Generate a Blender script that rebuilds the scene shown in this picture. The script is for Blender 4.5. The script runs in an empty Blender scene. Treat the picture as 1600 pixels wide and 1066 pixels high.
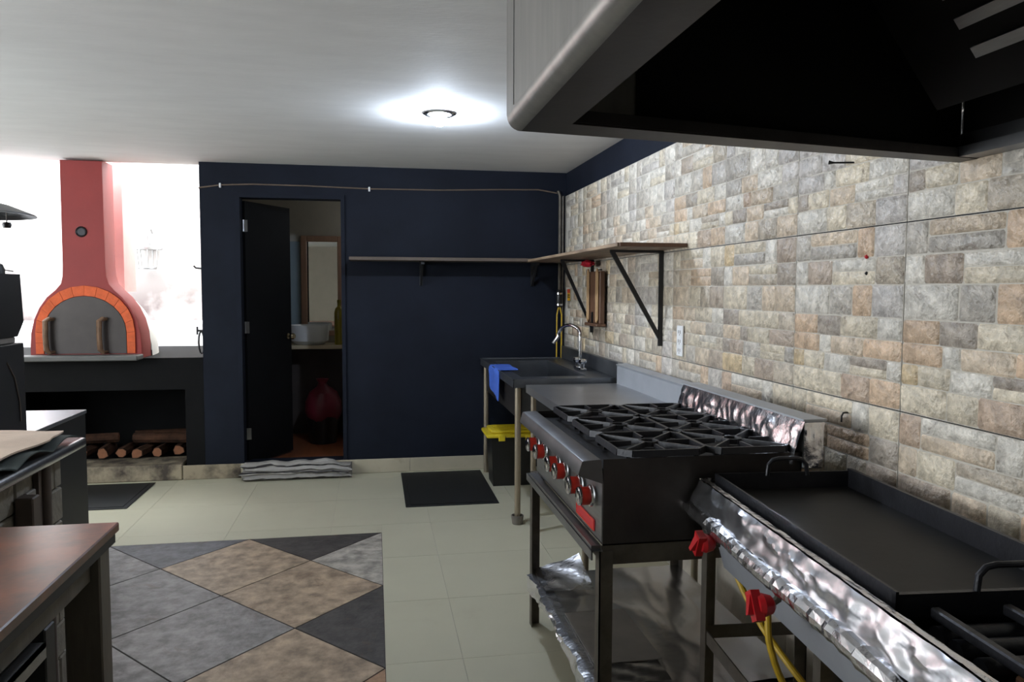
import bpy, bmesh, math, random
from mathutils import Vector, Matrix, noise
rnd = random.Random(7)
R = math.radians
scene = bpy.context.scene
C = scene.collection

# ------------------------------------------------------------------ camera
cam_d = bpy.data.cameras.new('camera')
cam_d.sensor_width = 36.0
cam_d.lens = 27.0
cam_d.clip_start = 0.02
cam = bpy.data.objects.new('camera', cam_d)
C.objects.link(cam)
YAW, PITCH, ROLL = R(10.13), R(3.83), R(0.21)
fw = Vector((math.sin(YAW)*math.cos(PITCH), math.cos(YAW)*math.cos(PITCH), -math.sin(PITCH)))
r0 = Vector((math.cos(YAW), -math.sin(YAW), 0))
u0 = r0.cross(fw)
rt = r0*math.cos(ROLL) + u0*math.sin(ROLL)
up = u0*math.cos(ROLL) - r0*math.sin(ROLL)
m3 = Matrix((rt, up, -fw)).transposed()
cam.matrix_world = Matrix.Translation((0, 0, 1.45)) @ m3.to_4x4()
scene.camera = cam

# ------------------------------------------------------------------ world, exposure
SKY = 8.3
LAMP = 700.0
world = bpy.data.worlds.new('overcast_sky')
scene.world = world
world.use_nodes = True
wn = world.node_tree.nodes
wn['Background'].inputs[0].default_value = (0.90, 0.96, 1.0, 1)
wn['Background'].inputs[1].default_value = SKY
vs = scene.view_settings
vs.view_transform = 'Standard'
vs.look = 'None'
vs.gamma = 1
vs.use_curve_mapping = False
vs.exposure = 0.74

def portal(name, loc, rot, sx, sy):
    d = bpy.data.lights.new(name, 'AREA')
    d.shape = 'RECTANGLE'; d.size = sx; d.size_y = sy
    d.cycles.is_portal = True
    o = bpy.data.objects.new(name, d)
    o.location = loc; o.rotation_euler = rot
    C.objects.link(o)

# ------------------------------------------------------------------ helpers
def s2l(c):
    return tuple((x/255/12.92 if x/255 <= .04045 else ((x/255+.055)/1.055)**2.4) for x in c)

MATS = {}
def M(name, col, rough=.5, metal=0., var=.12, scale=6., col2=None, bump=0., bscale=60., stretch=(1, 1, 1),
      spec=.5, src='col', coat=0., detail=5., contrast=None, emit=0., trans=0., alpha=1., veins=0., vcol=(70, 55, 45), vscale=9.):
    if name in MATS: return MATS[name]
    m = bpy.data.materials.new(name); m.use_nodes = True
    nt = m.node_tree; N = nt.nodes; L = nt.links
    b = N['Principled BSDF']
    b.inputs['Roughness'].default_value = rough
    b.inputs['Metallic'].default_value = metal
    b.inputs['Specular IOR Level'].default_value = spec
    b.inputs['Coat Weight'].default_value = coat
    b.inputs['Coat Roughness'].default_value = .12
    b.inputs['Transmission Weight'].default_value = trans
    b.inputs['Alpha'].default_value = alpha
    tc = N.new('ShaderNodeTexCoord'); mp = N.new('ShaderNodeMapping')
    mp.inputs['Scale'].default_value = stretch
    L.new(tc.outputs['Object'], mp.inputs['Vector'])
    vec = mp.outputs['Vector']
    if src in ('obj', 'objr'):
        oi = N.new('ShaderNodeObjectInfo')
        ml = N.new('ShaderNodeMath'); ml.operation = 'MULTIPLY'; ml.inputs[1].default_value = 37.0
        L.new(oi.outputs['Random'], ml.inputs[0])
        ad = N.new('ShaderNodeVectorMath'); ad.operation = 'ADD'
        L.new(vec, ad.inputs[0]); L.new(ml.outputs[0], ad.inputs[1])
        vec = ad.outputs[0]
    nz = N.new('ShaderNodeTexNoise'); nz.inputs['Scale'].default_value = scale
    nz.inputs['Detail'].default_value = detail; nz.inputs['Roughness'].default_value = .62
    L.new(vec, nz.inputs['Vector'])
    fac = nz.outputs['Fac']
    lo, hi = contrast or (.3, .7)
    mr = N.new('ShaderNodeMapRange'); mr.inputs['From Min'].default_value = lo; mr.inputs['From Max'].default_value = hi
    L.new(fac, mr.inputs['Value']); fac = mr.outputs[0]
    mx = N.new('ShaderNodeMix'); mx.data_type = 'RGBA'
    L.new(fac, mx.inputs['Factor'])
    if src in ('obj', 'attr'):
        if src == 'obj': base = oi.outputs['Color']
        else:
            at = N.new('ShaderNodeAttribute'); at.attribute_name = 'tint'; base = at.outputs['Color']
        for k, f in (('A', 1-var), ('B', 1+var)):
            vm = N.new('ShaderNodeVectorMath'); vm.operation = 'SCALE'; vm.inputs['Scale'].default_value = f
            L.new(base, vm.inputs[0]); L.new(vm.outputs[0], mx.inputs[k])
    else:
        c = s2l(col); c2 = s2l(col2) if col2 else None
        a = c if c2 else tuple(x*(1-var) for x in c)
        bb = c2 if c2 else tuple(min(1, x*(1+var)) for x in c)
        mx.inputs['A'].default_value = (*a, 1); mx.inputs['B'].default_value = (*bb, 1)
    out = mx.outputs['Result']
    if veins:
        vn = N.new('ShaderNodeTexNoise'); vn.inputs['Scale'].default_value = vscale; vn.inputs['Detail'].default_value = 7
        vn.inputs['Roughness'].default_value = .7; vn.inputs['Distortion'].default_value = .8
        L.new(vec, vn.inputs['Vector'])
        v2 = N.new('ShaderNodeMapRange'); v2.inputs['From Min'].default_value = .58; v2.inputs['From Max'].default_value = .74
        v2.inputs['To Max'].default_value = veins
        L.new(vn.outputs['Fac'], v2.inputs['Value'])
        m2 = N.new('ShaderNodeMix'); m2.data_type = 'RGBA'
        L.new(v2.outputs[0], m2.inputs['Factor']); L.new(out, m2.inputs['A'])
        m2.inputs['B'].default_value = (*s2l(vcol), 1)
        out = m2.outputs['Result']
    L.new(out, b.inputs['Base Color'])
    if bump:
        bn = N.new('ShaderNodeTexNoise'); bn.inputs['Scale'].default_value = bscale; bn.inputs['Detail'].default_value = 4
        L.new(vec, bn.inputs['Vector'])
        bp = N.new('ShaderNodeBump'); bp.inputs['Strength'].default_value = bump; bp.inputs['Distance'].default_value = .01
        L.new(bn.outputs['Fac'], bp.inputs['Height']); L.new(bp.outputs[0], b.inputs['Normal'])
    if emit:
        b.inputs['Emission Color'].default_value = (*s2l(col), 1)
        b.inputs['Emission Strength'].default_value = emit
    MATS[name] = m
    return m

def box(bm, x0, x1, y0, y1, z0, z1, bev=0., seg=1):
    vs_ = [bm.verts.new((x, y, z)) for z in (z0, z1) for y in (y0, y1) for x in (x0, x1)]
    fs = [bm.faces.new([vs_[i] for i in q]) for q in ((0, 2, 3, 1), (4, 5, 7, 6), (0, 1, 5, 4), (2, 6, 7, 3), (0, 4, 6, 2), (1, 3, 7, 5))]
    if bev:
        es = list({e for f in fs for e in f.edges})
        bmesh.ops.bevel(bm, geom=es, offset=bev, segments=seg, affect='EDGES', profile=.5)
    return bm

def prism(bm, pts, vec):
    vec = Vector(vec)
    a = [bm.verts.new(p) for p in pts]; b = [bm.verts.new(Vector(p)+vec) for p in pts]
    n = len(pts)
    bm.faces.new(a[::-1]); bm.faces.new(b)
    for i in range(n): bm.faces.new((a[i], a[(i+1) % n], b[(i+1) % n], b[i]))
    return bm

def tube(bm, pts, r, seg=10, caps=True, flat=None):
    pts = [Vector(p) for p in pts]; n = len(pts)
    rs = r if isinstance(r, (list, tuple)) else [r]*n
    t0 = (pts[1]-pts[0]).normalized()
    ref = Vector((0, 0, 1)) if abs(t0.z) < .9 else Vector((1, 0, 0))
    u = t0.cross(ref).normalized()
    rings = []
    for i, p in enumerate(pts):
        t = (pts[min(i+1, n-1)]-pts[max(i-1, 0)]).normalized()
        u = (u - t*u.dot(t)).normalized(); v = t.cross(u)
        rings.append([bm.verts.new(p+(u*math.cos(2*math.pi*k/seg)+v*math.sin(2*math.pi*k/seg)*(flat or 1))*rs[i]) for k in range(seg)])
    for a, b in zip(rings, rings[1:]):
        for k in range(seg): bm.faces.new((a[k], a[(k+1) % seg], b[(k+1) % seg], b[k]))
    if caps: bm.faces.new(rings[0][::-1]); bm.faces.new(rings[-1])
    return bm

def lathe(bm, prof, c, axis=(0, 0, 1), seg=24):
    c = Vector(c); ax = Vector(axis).normalized()
    ref = Vector((1, 0, 0)) if abs(ax.x) < .9 else Vector((0, 1, 0))
    u = ax.cross(ref).normalized(); v = ax.cross(u)
    rings = []
    for r, h in prof:
        if r < 1e-5: rings.append([bm.verts.new(c+ax*h)])
        else: rings.append([bm.verts.new(c+ax*h+(u*math.cos(2*math.pi*k/seg)+v*math.sin(2*math.pi*k/seg))*r) for k in range(seg)])
    for a, b in zip(rings, rings[1:]):
        for k in range(seg):
            k2 = (k+1) % seg
            if len(a) == 1 and len(b) == 1: continue
            if len(a) == 1: bm.faces.new((a[0], b[k2], b[k]))
            elif len(b) == 1: bm.faces.new((a[k], a[k2], b[0]))
            else: bm.faces.new((a[k], a[k2], b[k2], b[k]))
    return bm

def surf(bm, nu, nv, f, thick=0.):
    """grid surface f(u,v); optional thickness along local normal"""
    P = [[Vector(f(i/nu, j/nv)) for j in range(nv+1)] for i in range(nu+1)]
    A = [[bm.verts.new(p) for p in row] for row in P]
    for i in range(nu):
        for j in range(nv): bm.faces.new((A[i][j], A[i+1][j], A[i+1][j+1], A[i][j+1]))
    if thick:
        Bv = []
        for i in range(nu+1):
            row = []
            for j in range(nv+1):
                du = P[min(i+1, nu)][j]-P[max(i-1, 0)][j]; dv = P[i][min(j+1, nv)]-P[i][max(j-1, 0)]
                n_ = du.cross(dv)
                n_ = n_.normalized() if n_.length > 1e-9 else Vector((0, 0, 1))
                row.append(bm.verts.new(P[i][j]-n_*thick))
            Bv.append(row)
        for i in range(nu):
            for j in range(nv): bm.faces.new((Bv[i][j], Bv[i][j+1], Bv[i+1][j+1], Bv[i+1][j]))
        for i in range(nu):
            bm.faces.new((A[i][0], Bv[i][0], Bv[i+1][0], A[i+1][0])); bm.faces.new((A[i][nv], A[i+1][nv], Bv[i+1][nv], Bv[i][nv]))
        for j in range(nv):
            bm.faces.new((A[0][j], A[0][j+1], Bv[0][j+1], Bv[0][j])); bm.faces.new((A[nu][j], Bv[nu][j], Bv[nu][j+1], A[nu][j+1]))
    return bm

def B(): return bmesh.new()

def wl(o):
    v = Vector((0, 0, 0))
    while o is not None:
        v += o.location; o = o.parent
    return v

def mesh_of(name, bm, mat, smooth=35):
    bmesh.ops.recalc_face_normals(bm, faces=bm.faces)
    me = bpy.data.meshes.new(name); bm.to_mesh(me); bm.free()
    if mat: me.materials.append(mat)
    if smooth is not None:
        me.polygons.foreach_set('use_smooth', [True]*len(me.polygons))
        me.set_sharp_from_angle(angle=R(smooth))
    return me

def obj(name, bm, mat, parent=None, smooth=35, local=False, label=None, kind=None):
    if parent is not None and not local:
        bmesh.ops.translate(bm, verts=bm.verts, vec=-wl(parent))
    me = mesh_of(name, bm, mat, smooth)
    o = bpy.data.objects.new(name, me); C.objects.link(o)
    o.parent = parent
    if label: o['label'] = label
    if kind: o['kind'] = kind
    return o

def inst(name, me, loc, parent=None, local=False, rot=None):
    o = bpy.data.objects.new(name, me); C.objects.link(o); o.parent = parent
    o.location = Vector(loc) - (wl(parent) if parent is not None and not local else Vector((0, 0, 0)))
    if rot: o.rotation_euler = rot
    return o

def tag(o, label, cat, group=None):
    o['label'] = label; o['category'] = cat
    if group: o['group'] = group
    return o

def thing(name, label, cat, loc, rotz=0., group=None):
    o = bpy.data.objects.new(name, None); C.objects.link(o)
    o.empty_display_size = .05
    o.location = loc; o.rotation_euler = (0, 0, rotz)
    return tag(o, label, cat, group)

def struct(name, bm, mat, label=None, smooth=35):
    o = obj(name, bm, mat, None, smooth); o['kind'] = 'structure'
    if label: o['label'] = label
    return o

def nz3(p, s=1.): return noise.noise(Vector(p)*s)

# ------------------------------------------------------------------ materials
m_navy = M('navy_wall_paint', (23, 27, 37), rough=.62, spec=.12, var=.2, scale=3, bump=.05, bscale=40)
m_black_wall = M('black_masonry_paint', (17, 17, 18), rough=.7, spec=.1, var=.25, scale=3, bump=.08, bscale=30)
m_ceil = M('ceiling_plaster', (212, 212, 211), rough=.8, var=.05, scale=2.5, bump=.10, bscale=25, stretch=(1, 3, 1))
m_white = M('white_plaster', (228, 226, 222), rough=.8, var=.05, scale=2, bump=.15, bscale=14)
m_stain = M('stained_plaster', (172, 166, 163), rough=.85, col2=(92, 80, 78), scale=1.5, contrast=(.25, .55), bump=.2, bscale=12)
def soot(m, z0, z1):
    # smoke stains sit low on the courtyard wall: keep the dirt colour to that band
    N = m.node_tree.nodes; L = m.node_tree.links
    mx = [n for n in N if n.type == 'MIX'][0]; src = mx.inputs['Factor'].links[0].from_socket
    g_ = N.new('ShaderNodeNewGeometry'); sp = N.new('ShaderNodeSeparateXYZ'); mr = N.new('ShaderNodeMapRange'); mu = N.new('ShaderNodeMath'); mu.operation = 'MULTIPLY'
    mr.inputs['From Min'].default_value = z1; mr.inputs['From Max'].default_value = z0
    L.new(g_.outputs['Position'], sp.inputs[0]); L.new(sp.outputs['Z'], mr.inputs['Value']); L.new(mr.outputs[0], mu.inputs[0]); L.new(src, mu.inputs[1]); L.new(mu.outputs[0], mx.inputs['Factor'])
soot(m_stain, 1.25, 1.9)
m_grout = M('tile_grout', (184, 178, 168), rough=.8, var=.1, scale=20)
m_dgrout = M('dark_grout', (48, 42, 38), rough=.9, var=.2, scale=20)
m_cream = M('cream_floor_tile', (186, 182, 160), rough=.42, var=.05, scale=1.6, src='objr', veins=.12, vcol=(140, 120, 90), vscale=2.5)
m_plinth = M('cream_skirting_tile', (176, 168, 148), rough=.4, var=.08, scale=4, veins=.5, vcol=(120, 100, 75), vscale=4)
m_dirty = M('dirty_skirting', (150, 138, 116), rough=.8, col2=(62, 54, 46), scale=5, contrast=(.4, .62), bump=.2, bscale=25)
m_slate = M('slate_floor_tile', (128, 118, 108), rough=.5, var=.40, scale=13, contrast=(.36, .64), src='obj', veins=.75, vcol=(98, 74, 56), vscale=5.5, bump=.3, bscale=38, detail=9)
m_stone = M('printed_stone', (190, 180, 160), rough=.34, var=.26, scale=30, contrast=(.36, .64), src='obj', veins=.8, vcol=(88, 70, 56), vscale=20, bump=.9, bscale=60, detail=7)
m_stone_far = M('printed_stone_far', (190, 180, 160), rough=.34, var=.26, scale=30, contrast=(.36, .64), src='attr', veins=.8, vcol=(88, 70, 56), vscale=20, bump=.9, bscale=60, detail=7)
m_steel = M('brushed_steel', (150, 150, 150), rough=.34, metal=.95, var=.12, scale=9, stretch=(1, 1, 9), bump=.02, bscale=120)
m_steel_h = M('worn_steel', (128, 128, 130), rough=.36, metal=.95, var=.2, scale=5, bump=.02, bscale=90)
m_hood = M('hood_steel', (158, 156, 152), rough=.34, metal=.85, var=.14, scale=4, stretch=(6, 6, .8), bump=.02, bscale=100)
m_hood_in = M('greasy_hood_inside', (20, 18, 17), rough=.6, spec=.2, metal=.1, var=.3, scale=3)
m_dsteel = M('grimy_dark_steel', (70, 66, 64), rough=.42, metal=.8, var=.3, scale=4, bump=.03, bscale=60)
m_sink = M('dull_dark_steel', (112, 115, 120), rough=.36, metal=.85, var=.2, scale=5)
m_frame = M('worn_angle_iron', (92, 86, 78), rough=.5, metal=.6, var=.3, scale=12, veins=.5, vcol=(60, 45, 35), vscale=14)
m_pipe = M('tarnished_pipe', (158, 146, 128), rough=.4, metal=.6, var=.2, scale=8, stretch=(1, 1, .4))
m_chrome = M('chrome', (215, 215, 218), rough=.12, metal=1., var=.02)
m_foil = M('aluminium_foil', (226, 226, 230), rough=.22, metal=1., var=.03, bump=.25, bscale=40)
m_foil_s = M('smooth_foil', (214, 215, 220), rough=.26, metal=1., var=.04, bump=.12, bscale=16)
m_ctop = M('dented_steel_top', (170, 170, 174), rough=.27, metal=.95, var=.1, bump=.15, bscale=14)
m_table = M('table_steel', (176, 177, 180), rough=.33, metal=.9, var=.08, scale=6)
m_guard = M('brushed_guard_steel', (176, 180, 186), rough=.5, metal=.55, var=.06, scale=6)
m_apron = M('grey_painted_sheet', (142, 144, 150), rough=.45, metal=.3, var=.1, scale=5)
m_iron = M('cast_iron', (40, 40, 44), rough=.40, metal=.4, var=.3, scale=14, bump=.1, bscale=80)
m_plate = M('seasoned_iron_plate', (22, 21, 20), rough=.5, spec=.3, metal=.1, var=.3, scale=6, bump=.03, bscale=40)
m_redk = M('red_plastic', (178, 42, 28), rough=.35, var=.08)
m_redv = M('red_valve_paint', (166, 20, 28), rough=.3, var=.1)
m_badge = M('red_badge', (178, 36, 44), rough=.4, var=.1)
m_terra = M('terracotta_paint', (138, 42, 39), rough=.6, var=.08, scale=4, bump=.08, bscale=30)
m_pink = M('red_plaster_baked_glare', (208, 150, 145), rough=.8, var=.06)  # reddish flue plaster paled to pink: daylight glare is put into the colour
m_brick = M('orange_firebrick', (206, 92, 48), rough=.75, var=.16, scale=20, src='objr', bump=.2, bscale=60)
m_ovendoor = M('sooty_iron_door', (62, 56, 54), rough=.5, metal=.3, var=.2, scale=5)
m_rust = M('rusty_handle', (110, 84, 64), rough=.6, metal=.3, var=.3, scale=20)
m_slab = M('grey_ledge', (84, 84, 82), rough=.6, var=.2)
m_shelfw = M('chipped_shelf_wood', (150, 128, 104), rough=.6, col2=(92, 74, 60), scale=16, stretch=(1, .15, 1), contrast=(.35, .65))
m_shelfd = M('dark_shelf_wood', (84, 72, 62), rough=.6, var=.25, scale=10, stretch=(.15, 1, 1))
m_bracket = M('black_bracket_paint', (22, 22, 24), rough=.45, var=.2)
m_wood = M('brown_wood', (92, 64, 46), rough=.55, var=.2, scale=14, stretch=(4, 4, .4))
m_woodl = M('pale_wood', (178, 144, 104), rough=.55, var=.15, scale=14, stretch=(4, 4, .4))
m_copper = M('varnished_red_board', (132, 78, 56), rough=.28, col2=(92, 62, 50), scale=5, contrast=(.42, .58), veins=.5, vcol=(152, 96, 62), vscale=4, bump=.04, bscale=14)
m_benchgrey = M('grey_painted_timber', (98, 92, 82), rough=.6, var=.25, scale=8, stretch=(3, 3, .5), bump=.08, bscale=40)
m_benchblk = M('black_edge_strip', (34, 35, 36), rough=.5, var=.2)
m_rubber = M('black_rubber', (16, 17, 19), rough=.6, var=.2, scale=30, bump=.3, bscale=220)
m_blackmatte = M('matt_black_casing', (22, 23, 27), rough=.55, var=.2)
m_gloss = M('polished_steel_top', (190, 194, 202), rough=.3, metal=.9, var=.06)
m_blue = M('blue_cloth', (58, 96, 190), rough=.85, var=.12, scale=18, bump=.2, bscale=160)
m_beige = M('beige_cloth', (206, 184, 166), rough=.9, var=.08, scale=12, bump=.2, bscale=200)
m_dkcloth = M('dark_green_cloth', (58, 66, 66), rough=.9, var=.15, scale=12, bump=.2, bscale=200)
m_redcloth = M('red_plastic_bag', (170, 26, 44), rough=.45, var=.2)
m_yellow = M('yellow_plastic', (214, 190, 40), rough=.4, var=.1)
m_bin = M('black_plastic', (18, 18, 19), rough=.4, var=.2)
m_hose = M('yellow_gas_hose', (196, 160, 40), rough=.45, var=.12)
m_white_pl = M('white_plastic', (222, 222, 222), rough=.35, var=.03)
m_sticker = M('yellow_sticker', (222, 168, 30), rough=.5, var=.05)
m_stred = M('sticker_red', (200, 70, 40), rough=.5, var=.05)
m_ink = M('black_ink', (24, 22, 20), rough=.6, var=.05)
m_doorb = M('black_door_paint', (15, 16, 18), rough=.6, spec=.1, var=.2, scale=5)
m_bwall = M('bathroom_wall_paint', (176, 170, 158), rough=.7, var=.06)
m_bfloor = M('bathroom_floor_boards', (120, 70, 44), rough=.35, var=.25, scale=6, stretch=(6, .6, 1))
m_porc = M('white_porcelain', (225, 226, 228), rough=.18, var=.02)
m_mirror = M('mirror_glass', (235, 238, 238), rough=.02, metal=1., var=0)
m_mframe = M('pinkish_mirror_frame', (176, 140, 118), rough=.45, var=.12, scale=10, stretch=(1, 1, .3))
m_frost = M('pale_glass_panel', (132, 146, 154), rough=.25, var=.06)
m_vtop = M('cream_vanity_top', (190, 176, 150), rough=.35, var=.08)
m_vbody = M('dark_vanity_body', (62, 54, 52), rough=.6, var=.2)
m_amber = M('amber_bottle', (126, 112, 34), rough=.15, var=.15)
m_maroon = M('maroon_bag', (96, 22, 38), rough=.5, var=.2)
m_log = M('firewood_bark', (84, 58, 44), rough=.95, spec=.1, col2=(40, 30, 25), scale=12, stretch=(1, 1, 1), bump=.4, bscale=40)
m_logend = M('firewood_cut', (128, 84, 58), rough=.9, var=.2, scale=20)
m_brass = M('knob_metal', (190, 176, 150), rough=.25, metal=1., var=.05)
m_cable = M('painted_cable', (96, 82, 70), rough=.6, var=.3, scale=4)
m_conduit = M('brown_conduit', (72, 62, 56), rough=.5, var=.2)
m_card = M('grey_card', (120, 114, 108), rough=.6, var=.15)
m_block = M('grey_stone_block', (120, 114, 102), rough=.7, var=.22, scale=9, src='objr', veins=.5, vcol=(76, 68, 58), vscale=8, bump=.5, bscale=40)
m_firebit = M('orange_fire_brick_chip', (128, 92, 64), rough=.8, var=.2)

# striped blanket (stripes run along the cloth, in its own grid coordinates)
def blanket_mat():
    m = bpy.data.materials.new('striped_blanket'); m.use_nodes = True
    N = m.node_tree.nodes; L = m.node_tree.links; b = N['Principled BSDF']
    at = N.new('ShaderNodeAttribute'); at.attribute_name = 'tint'
    nz = N.new('ShaderNodeTexNoise'); nz.inputs['Scale'].default_value = 40
    mx = N.new('ShaderNodeMix'); mx.data_type = 'RGBA'; mx.blend_type = 'MULTIPLY'; mx.inputs['Factor'].default_value = .35
    L.new(at.outputs['Color'], mx.inputs['A']); L.new(nz.outputs['Fac'], mx.inputs['B'])
    L.new(mx.outputs['Result'], b.inputs['Base Color']); b.inputs['Roughness'].default_value = .95
    return m
m_blanket = blanket_mat()

def tint(o, cols):
    a = o.data.color_attributes.new('tint', 'FLOAT_COLOR', 'POINT')
    a.data.foreach_set('color', [x for c in cols for x in (*c, 1.)])

XW, YB, ZC = 1.525, 6.10, 2.39        # tiled wall, far wall, ceiling
XL, YR = -4.2, -2.5

# ================================================================== SETTING
# ---- floor
fl = struct('floor', box(B(), XL-.1, XW+.15, YR-.1, YB+.16, -.12, -.003), m_grout)
IX, IY = .03, 4.565                     # inset of slate: right edge, far edge
DX, DY = .378, .418
IX0, IY0 = IX-6*DX, IY-8*DY
bed = obj('grout_bed', box(B(), IX0, IX, IY0, IY, -.003, -.0015), m_dgrout, fl)
g = .0009
xs = [.33+.6*k for k in range(-8, 3)]; xs = [XL]+[x for x in xs if XL < x < XW]+[XW]
ys = [4.72+.6*k for k in range(-13, 4)]; ys = [YR]+[y for y in ys if YR < y < YB]+[YB]
def inset_cut(x0, x1, y0, y1):
    """rectangles of a cream tile left over outside the slate inset"""
    if x1 <= IX0 or x0 >= IX or y1 <= IY0 or y0 >= IY: return [(x0, x1, y0, y1)]
    out = []
    if x1 > IX: out.append((IX, x1, y0, y1))
    if x0 < IX0: out.append((x0, IX0, y0, y1))
    a, b_ = max(x0, IX0), min(x1, IX)
    if y1 > IY: out.append((a, b_, IY, y1))
    if y0 < IY0: out.append((a, b_, y0, IY0))
    return out
for i in range(len(xs)-1):
    for j in range(len(ys)-1):
        rs = inset_cut(xs[i], xs[i+1], ys[j], ys[j+1])
        if not rs: continue
        bm = B()
        for (a, b_, c, d) in rs: box(bm, a+g, b_-g, c+g, d-g, -.003, 0)
        obj('floor_tile', bm, m_cream, fl, None)
# slate diamonds and triangles: nodes (i,j), i+j even
slc = dict(tan=(158, 138, 116), grey=(128, 124, 122), dark=(66, 62, 60), pale=(160, 154, 144), brown=(148, 116, 88), slate=(92, 92, 96))
slate_col = {(2, 1): 'tan', (1, 2): 'tan', (0, 1): 'pale', (1, 0): 'dark', (3, 0): 'slate', (5, 0): 'dark', (0, 3): 'dark', (0, 5): 'brown',
             (3, 2): 'grey', (2, 3): 'grey', (1, 4): 'tan', (4, 1): 'grey', (4, 3): 'grey', (3, 4): 'grey', (2, 5): 'pale', (1, 6): 'dark'}
for i in range(0, 7):
    for j in range(0, 9):
        if (i+j) % 2 == 0: continue
        P = [(i, j-1), (i-1, j), (i, j+1), (i+1, j)]
        P = [p for p in P if 0 <= p[0] <= 6 and 0 <= p[1] <= 8]
        if len(P) < 3: continue
        pts = [Vector((IX-p[0]*DX, IY-p[1]*DY, 0)) for p in P]
        c = sum(pts, Vector())/len(pts)
        pts = [c+(p-c)*(1-.0045/max(.1, (p-c).length)*1.25) for p in pts]
        if (pts[1]-pts[0]).cross(pts[2]-pts[0]).z < 0: pts = pts[::-1]
        t = obj('slate_tile', prism(B(), [(p.x, p.y, -.0015) for p in pts], (0, 0, .0015)), m_slate, fl, None)
        k = slate_col.get((i, j), rnd.choice(['tan', 'grey', 'grey', 'pale', 'brown']))
        t.color = (*s2l(slc[k]), 1)

# ---- ceiling
struct('ceiling', box(B(), XL-.1, XW+.15, YR-.1, YB+.16, ZC, ZC+.12), m_ceil)

# ---- far wall (navy) with the doorway
DX0, DX1, DZ0, DZ1 = -1.03, -.222, .11, 2.17
bm = B()
box(bm, -1.28, DX0, YB, YB+.15, 0, ZC); box(bm, DX1, XW+.15, YB, YB+.15, 0, ZC); box(bm, DX0, DX1, YB, YB+.15, DZ1, ZC)
box(bm, DX0, DX1, YB, YB+.15, 0, DZ0)
struct('wall_back', bm, m_navy)
# cream skirting tiles
bb = struct('baseboard_back', box(B(), -1.44, .93, YB-.012, YB-.0005, 0, .108), m_grout)
for a, b_, mt in ((-1.44, -1.02, m_dirty), (-1.02, -.335, m_plinth), (-.335, .265, m_plinth), (.265, .865, m_plinth), (.865, 1.1, m_plinth)):
    obj('skirting_tile', box(B(), a+.001, b_-.001, YB-.018, YB-.012, .001, .112, .003), mt, bb)

# ---- tiled side wall
wr = struct('wall_right', box(B(), XW+.008, XW+.15, YR, YB+.15, 0, ZC), m_navy)
SL = []
def row(v0, v1, *us):
    for u in us:
        if len(u) == 2: SL.append((u[0], u[1], v0, v1))
        else: SL.append((u[0], u[1], v0+(v1-v0)*u[2], v0+(v1-v0)*u[3]))
row(.009, .165, (.0085, .15), (.165, .605, 0, .46), (.165, .605, .53, 1), (.62, .75), (.765, .9915))
row(.180, .320, (.0085, .13), (.143, .378), (.392, .765, 0, .44), (.392, .765, .52, 1), (.78, .9915))
row(.334, .500, (.0085, .36), (.375, .57), (.587, .745), (.76, .9915))
row(.514, .625, (.0085, .25), (.257, .48), (.487, .80), (.808, .9915))
row(.636, .735, (.0085, .272), (.286, .385), (.396, .69), (.698, .9915))
row(.746, .845, (.0085, .115), (.124, .325), (.343, .57), (.582, .885, 0, .47), (.582, .885, .55, 1), (.896, .9915))
row(.856, .991, (.0085, .31), (.32, .50), (.508, .755), (.762, .9915))
PAL = dict(W=(214, 209, 200), C=(210, 195, 168), T=(196, 170, 140), O=(200, 155, 110), Y=(208, 174, 112), B=(140, 112, 92), R=(170, 130, 98),
           G=(160, 154, 148), D=(118, 102, 92), L=(174, 170, 172), P=(166, 150, 130))
VAR = dict(A='GTGOL WBWCP WGOL ODCW OWTO YCWDCW CCRO', C='YCGWB WTCPD CGTT DCCP TDCB DBGCCG YCBP',
           B='GWLCW LWTCG LLWC LLCW LWCW DCTWWL WCPL', E='GWLCW LWWCG GWWL GTWL WRTG CDTDWC WTPT',
           F='RWTWC TCPWO BTCO RTWC TCOP CTPRCT TRCO', H='CCTWC PTOOD TCPB OTCW PCTG TBCWCP CGTB')
VAR = {k: v.replace(' ', '') for k, v in VAR.items()}
TW, TH = .59, .555
rows = [(1.65, 2.205), (1.095, 1.65), (.54, 1.095), (-.015, .54)]
cols = [(.833+TW*k, .833+TW*(k+1)) for k in range(9)]
pick = {(1, 0): 'B', (2, 0): 'B', (3, 0): 'E', (4, 0): 'A', (1, 1): 'A', (2, 1): 'A', (3, 1): 'C', (4, 1): 'H', (1, 2): 'F', (2, 2): 'H', (3, 2): 'F'}
smesh = []
for k, (u0_, u1_, v0_, v1_) in enumerate(SL):          # one relief mesh for each stone of the mould
    w, h = (u1_-u0_)*TW+.0036, (v1_-v0_)*TH+.0036
    bm = B(); q = min(.0045, w*.12, h*.12)
    out = [(-w/2+q, -h/2), (w/2-q, -h/2), (w/2, -h/2+q), (w/2, h/2-q), (w/2-q, h/2), (-w/2+q, h/2), (-w/2, h/2-q), (-w/2, -h/2+q)]
    out = [(a+rnd.uniform(-.0015, .0015), b_+rnd.uniform(-.0015, .0015)) for a, b_ in out]
    lo = [bm.verts.new((0, -a, b_)) for a, b_ in out]
    hi = [bm.verts.new((-.0032-rnd.uniform(0, .0012), -a*(1-.0030/(w/2)), b_*(1-.0030/(h/2)))) for a, b_ in out]
    for n_ in range(8): bm.faces.new((lo[n_], lo[(n_+1) % 8], hi[(n_+1) % 8], hi[n_]))
    ce = bm.verts.new((-.0045-rnd.uniform(0, .0012), rnd.uniform(-.2, .2)*w, rnd.uniform(-.2, .2)*h))
    for n_ in range(8): bm.faces.new((hi[n_], hi[(n_+1) % 8], ce))
    smesh.append(mesh_of('stone', bm, m_stone, 60))
cand = []; farst = []
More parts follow.
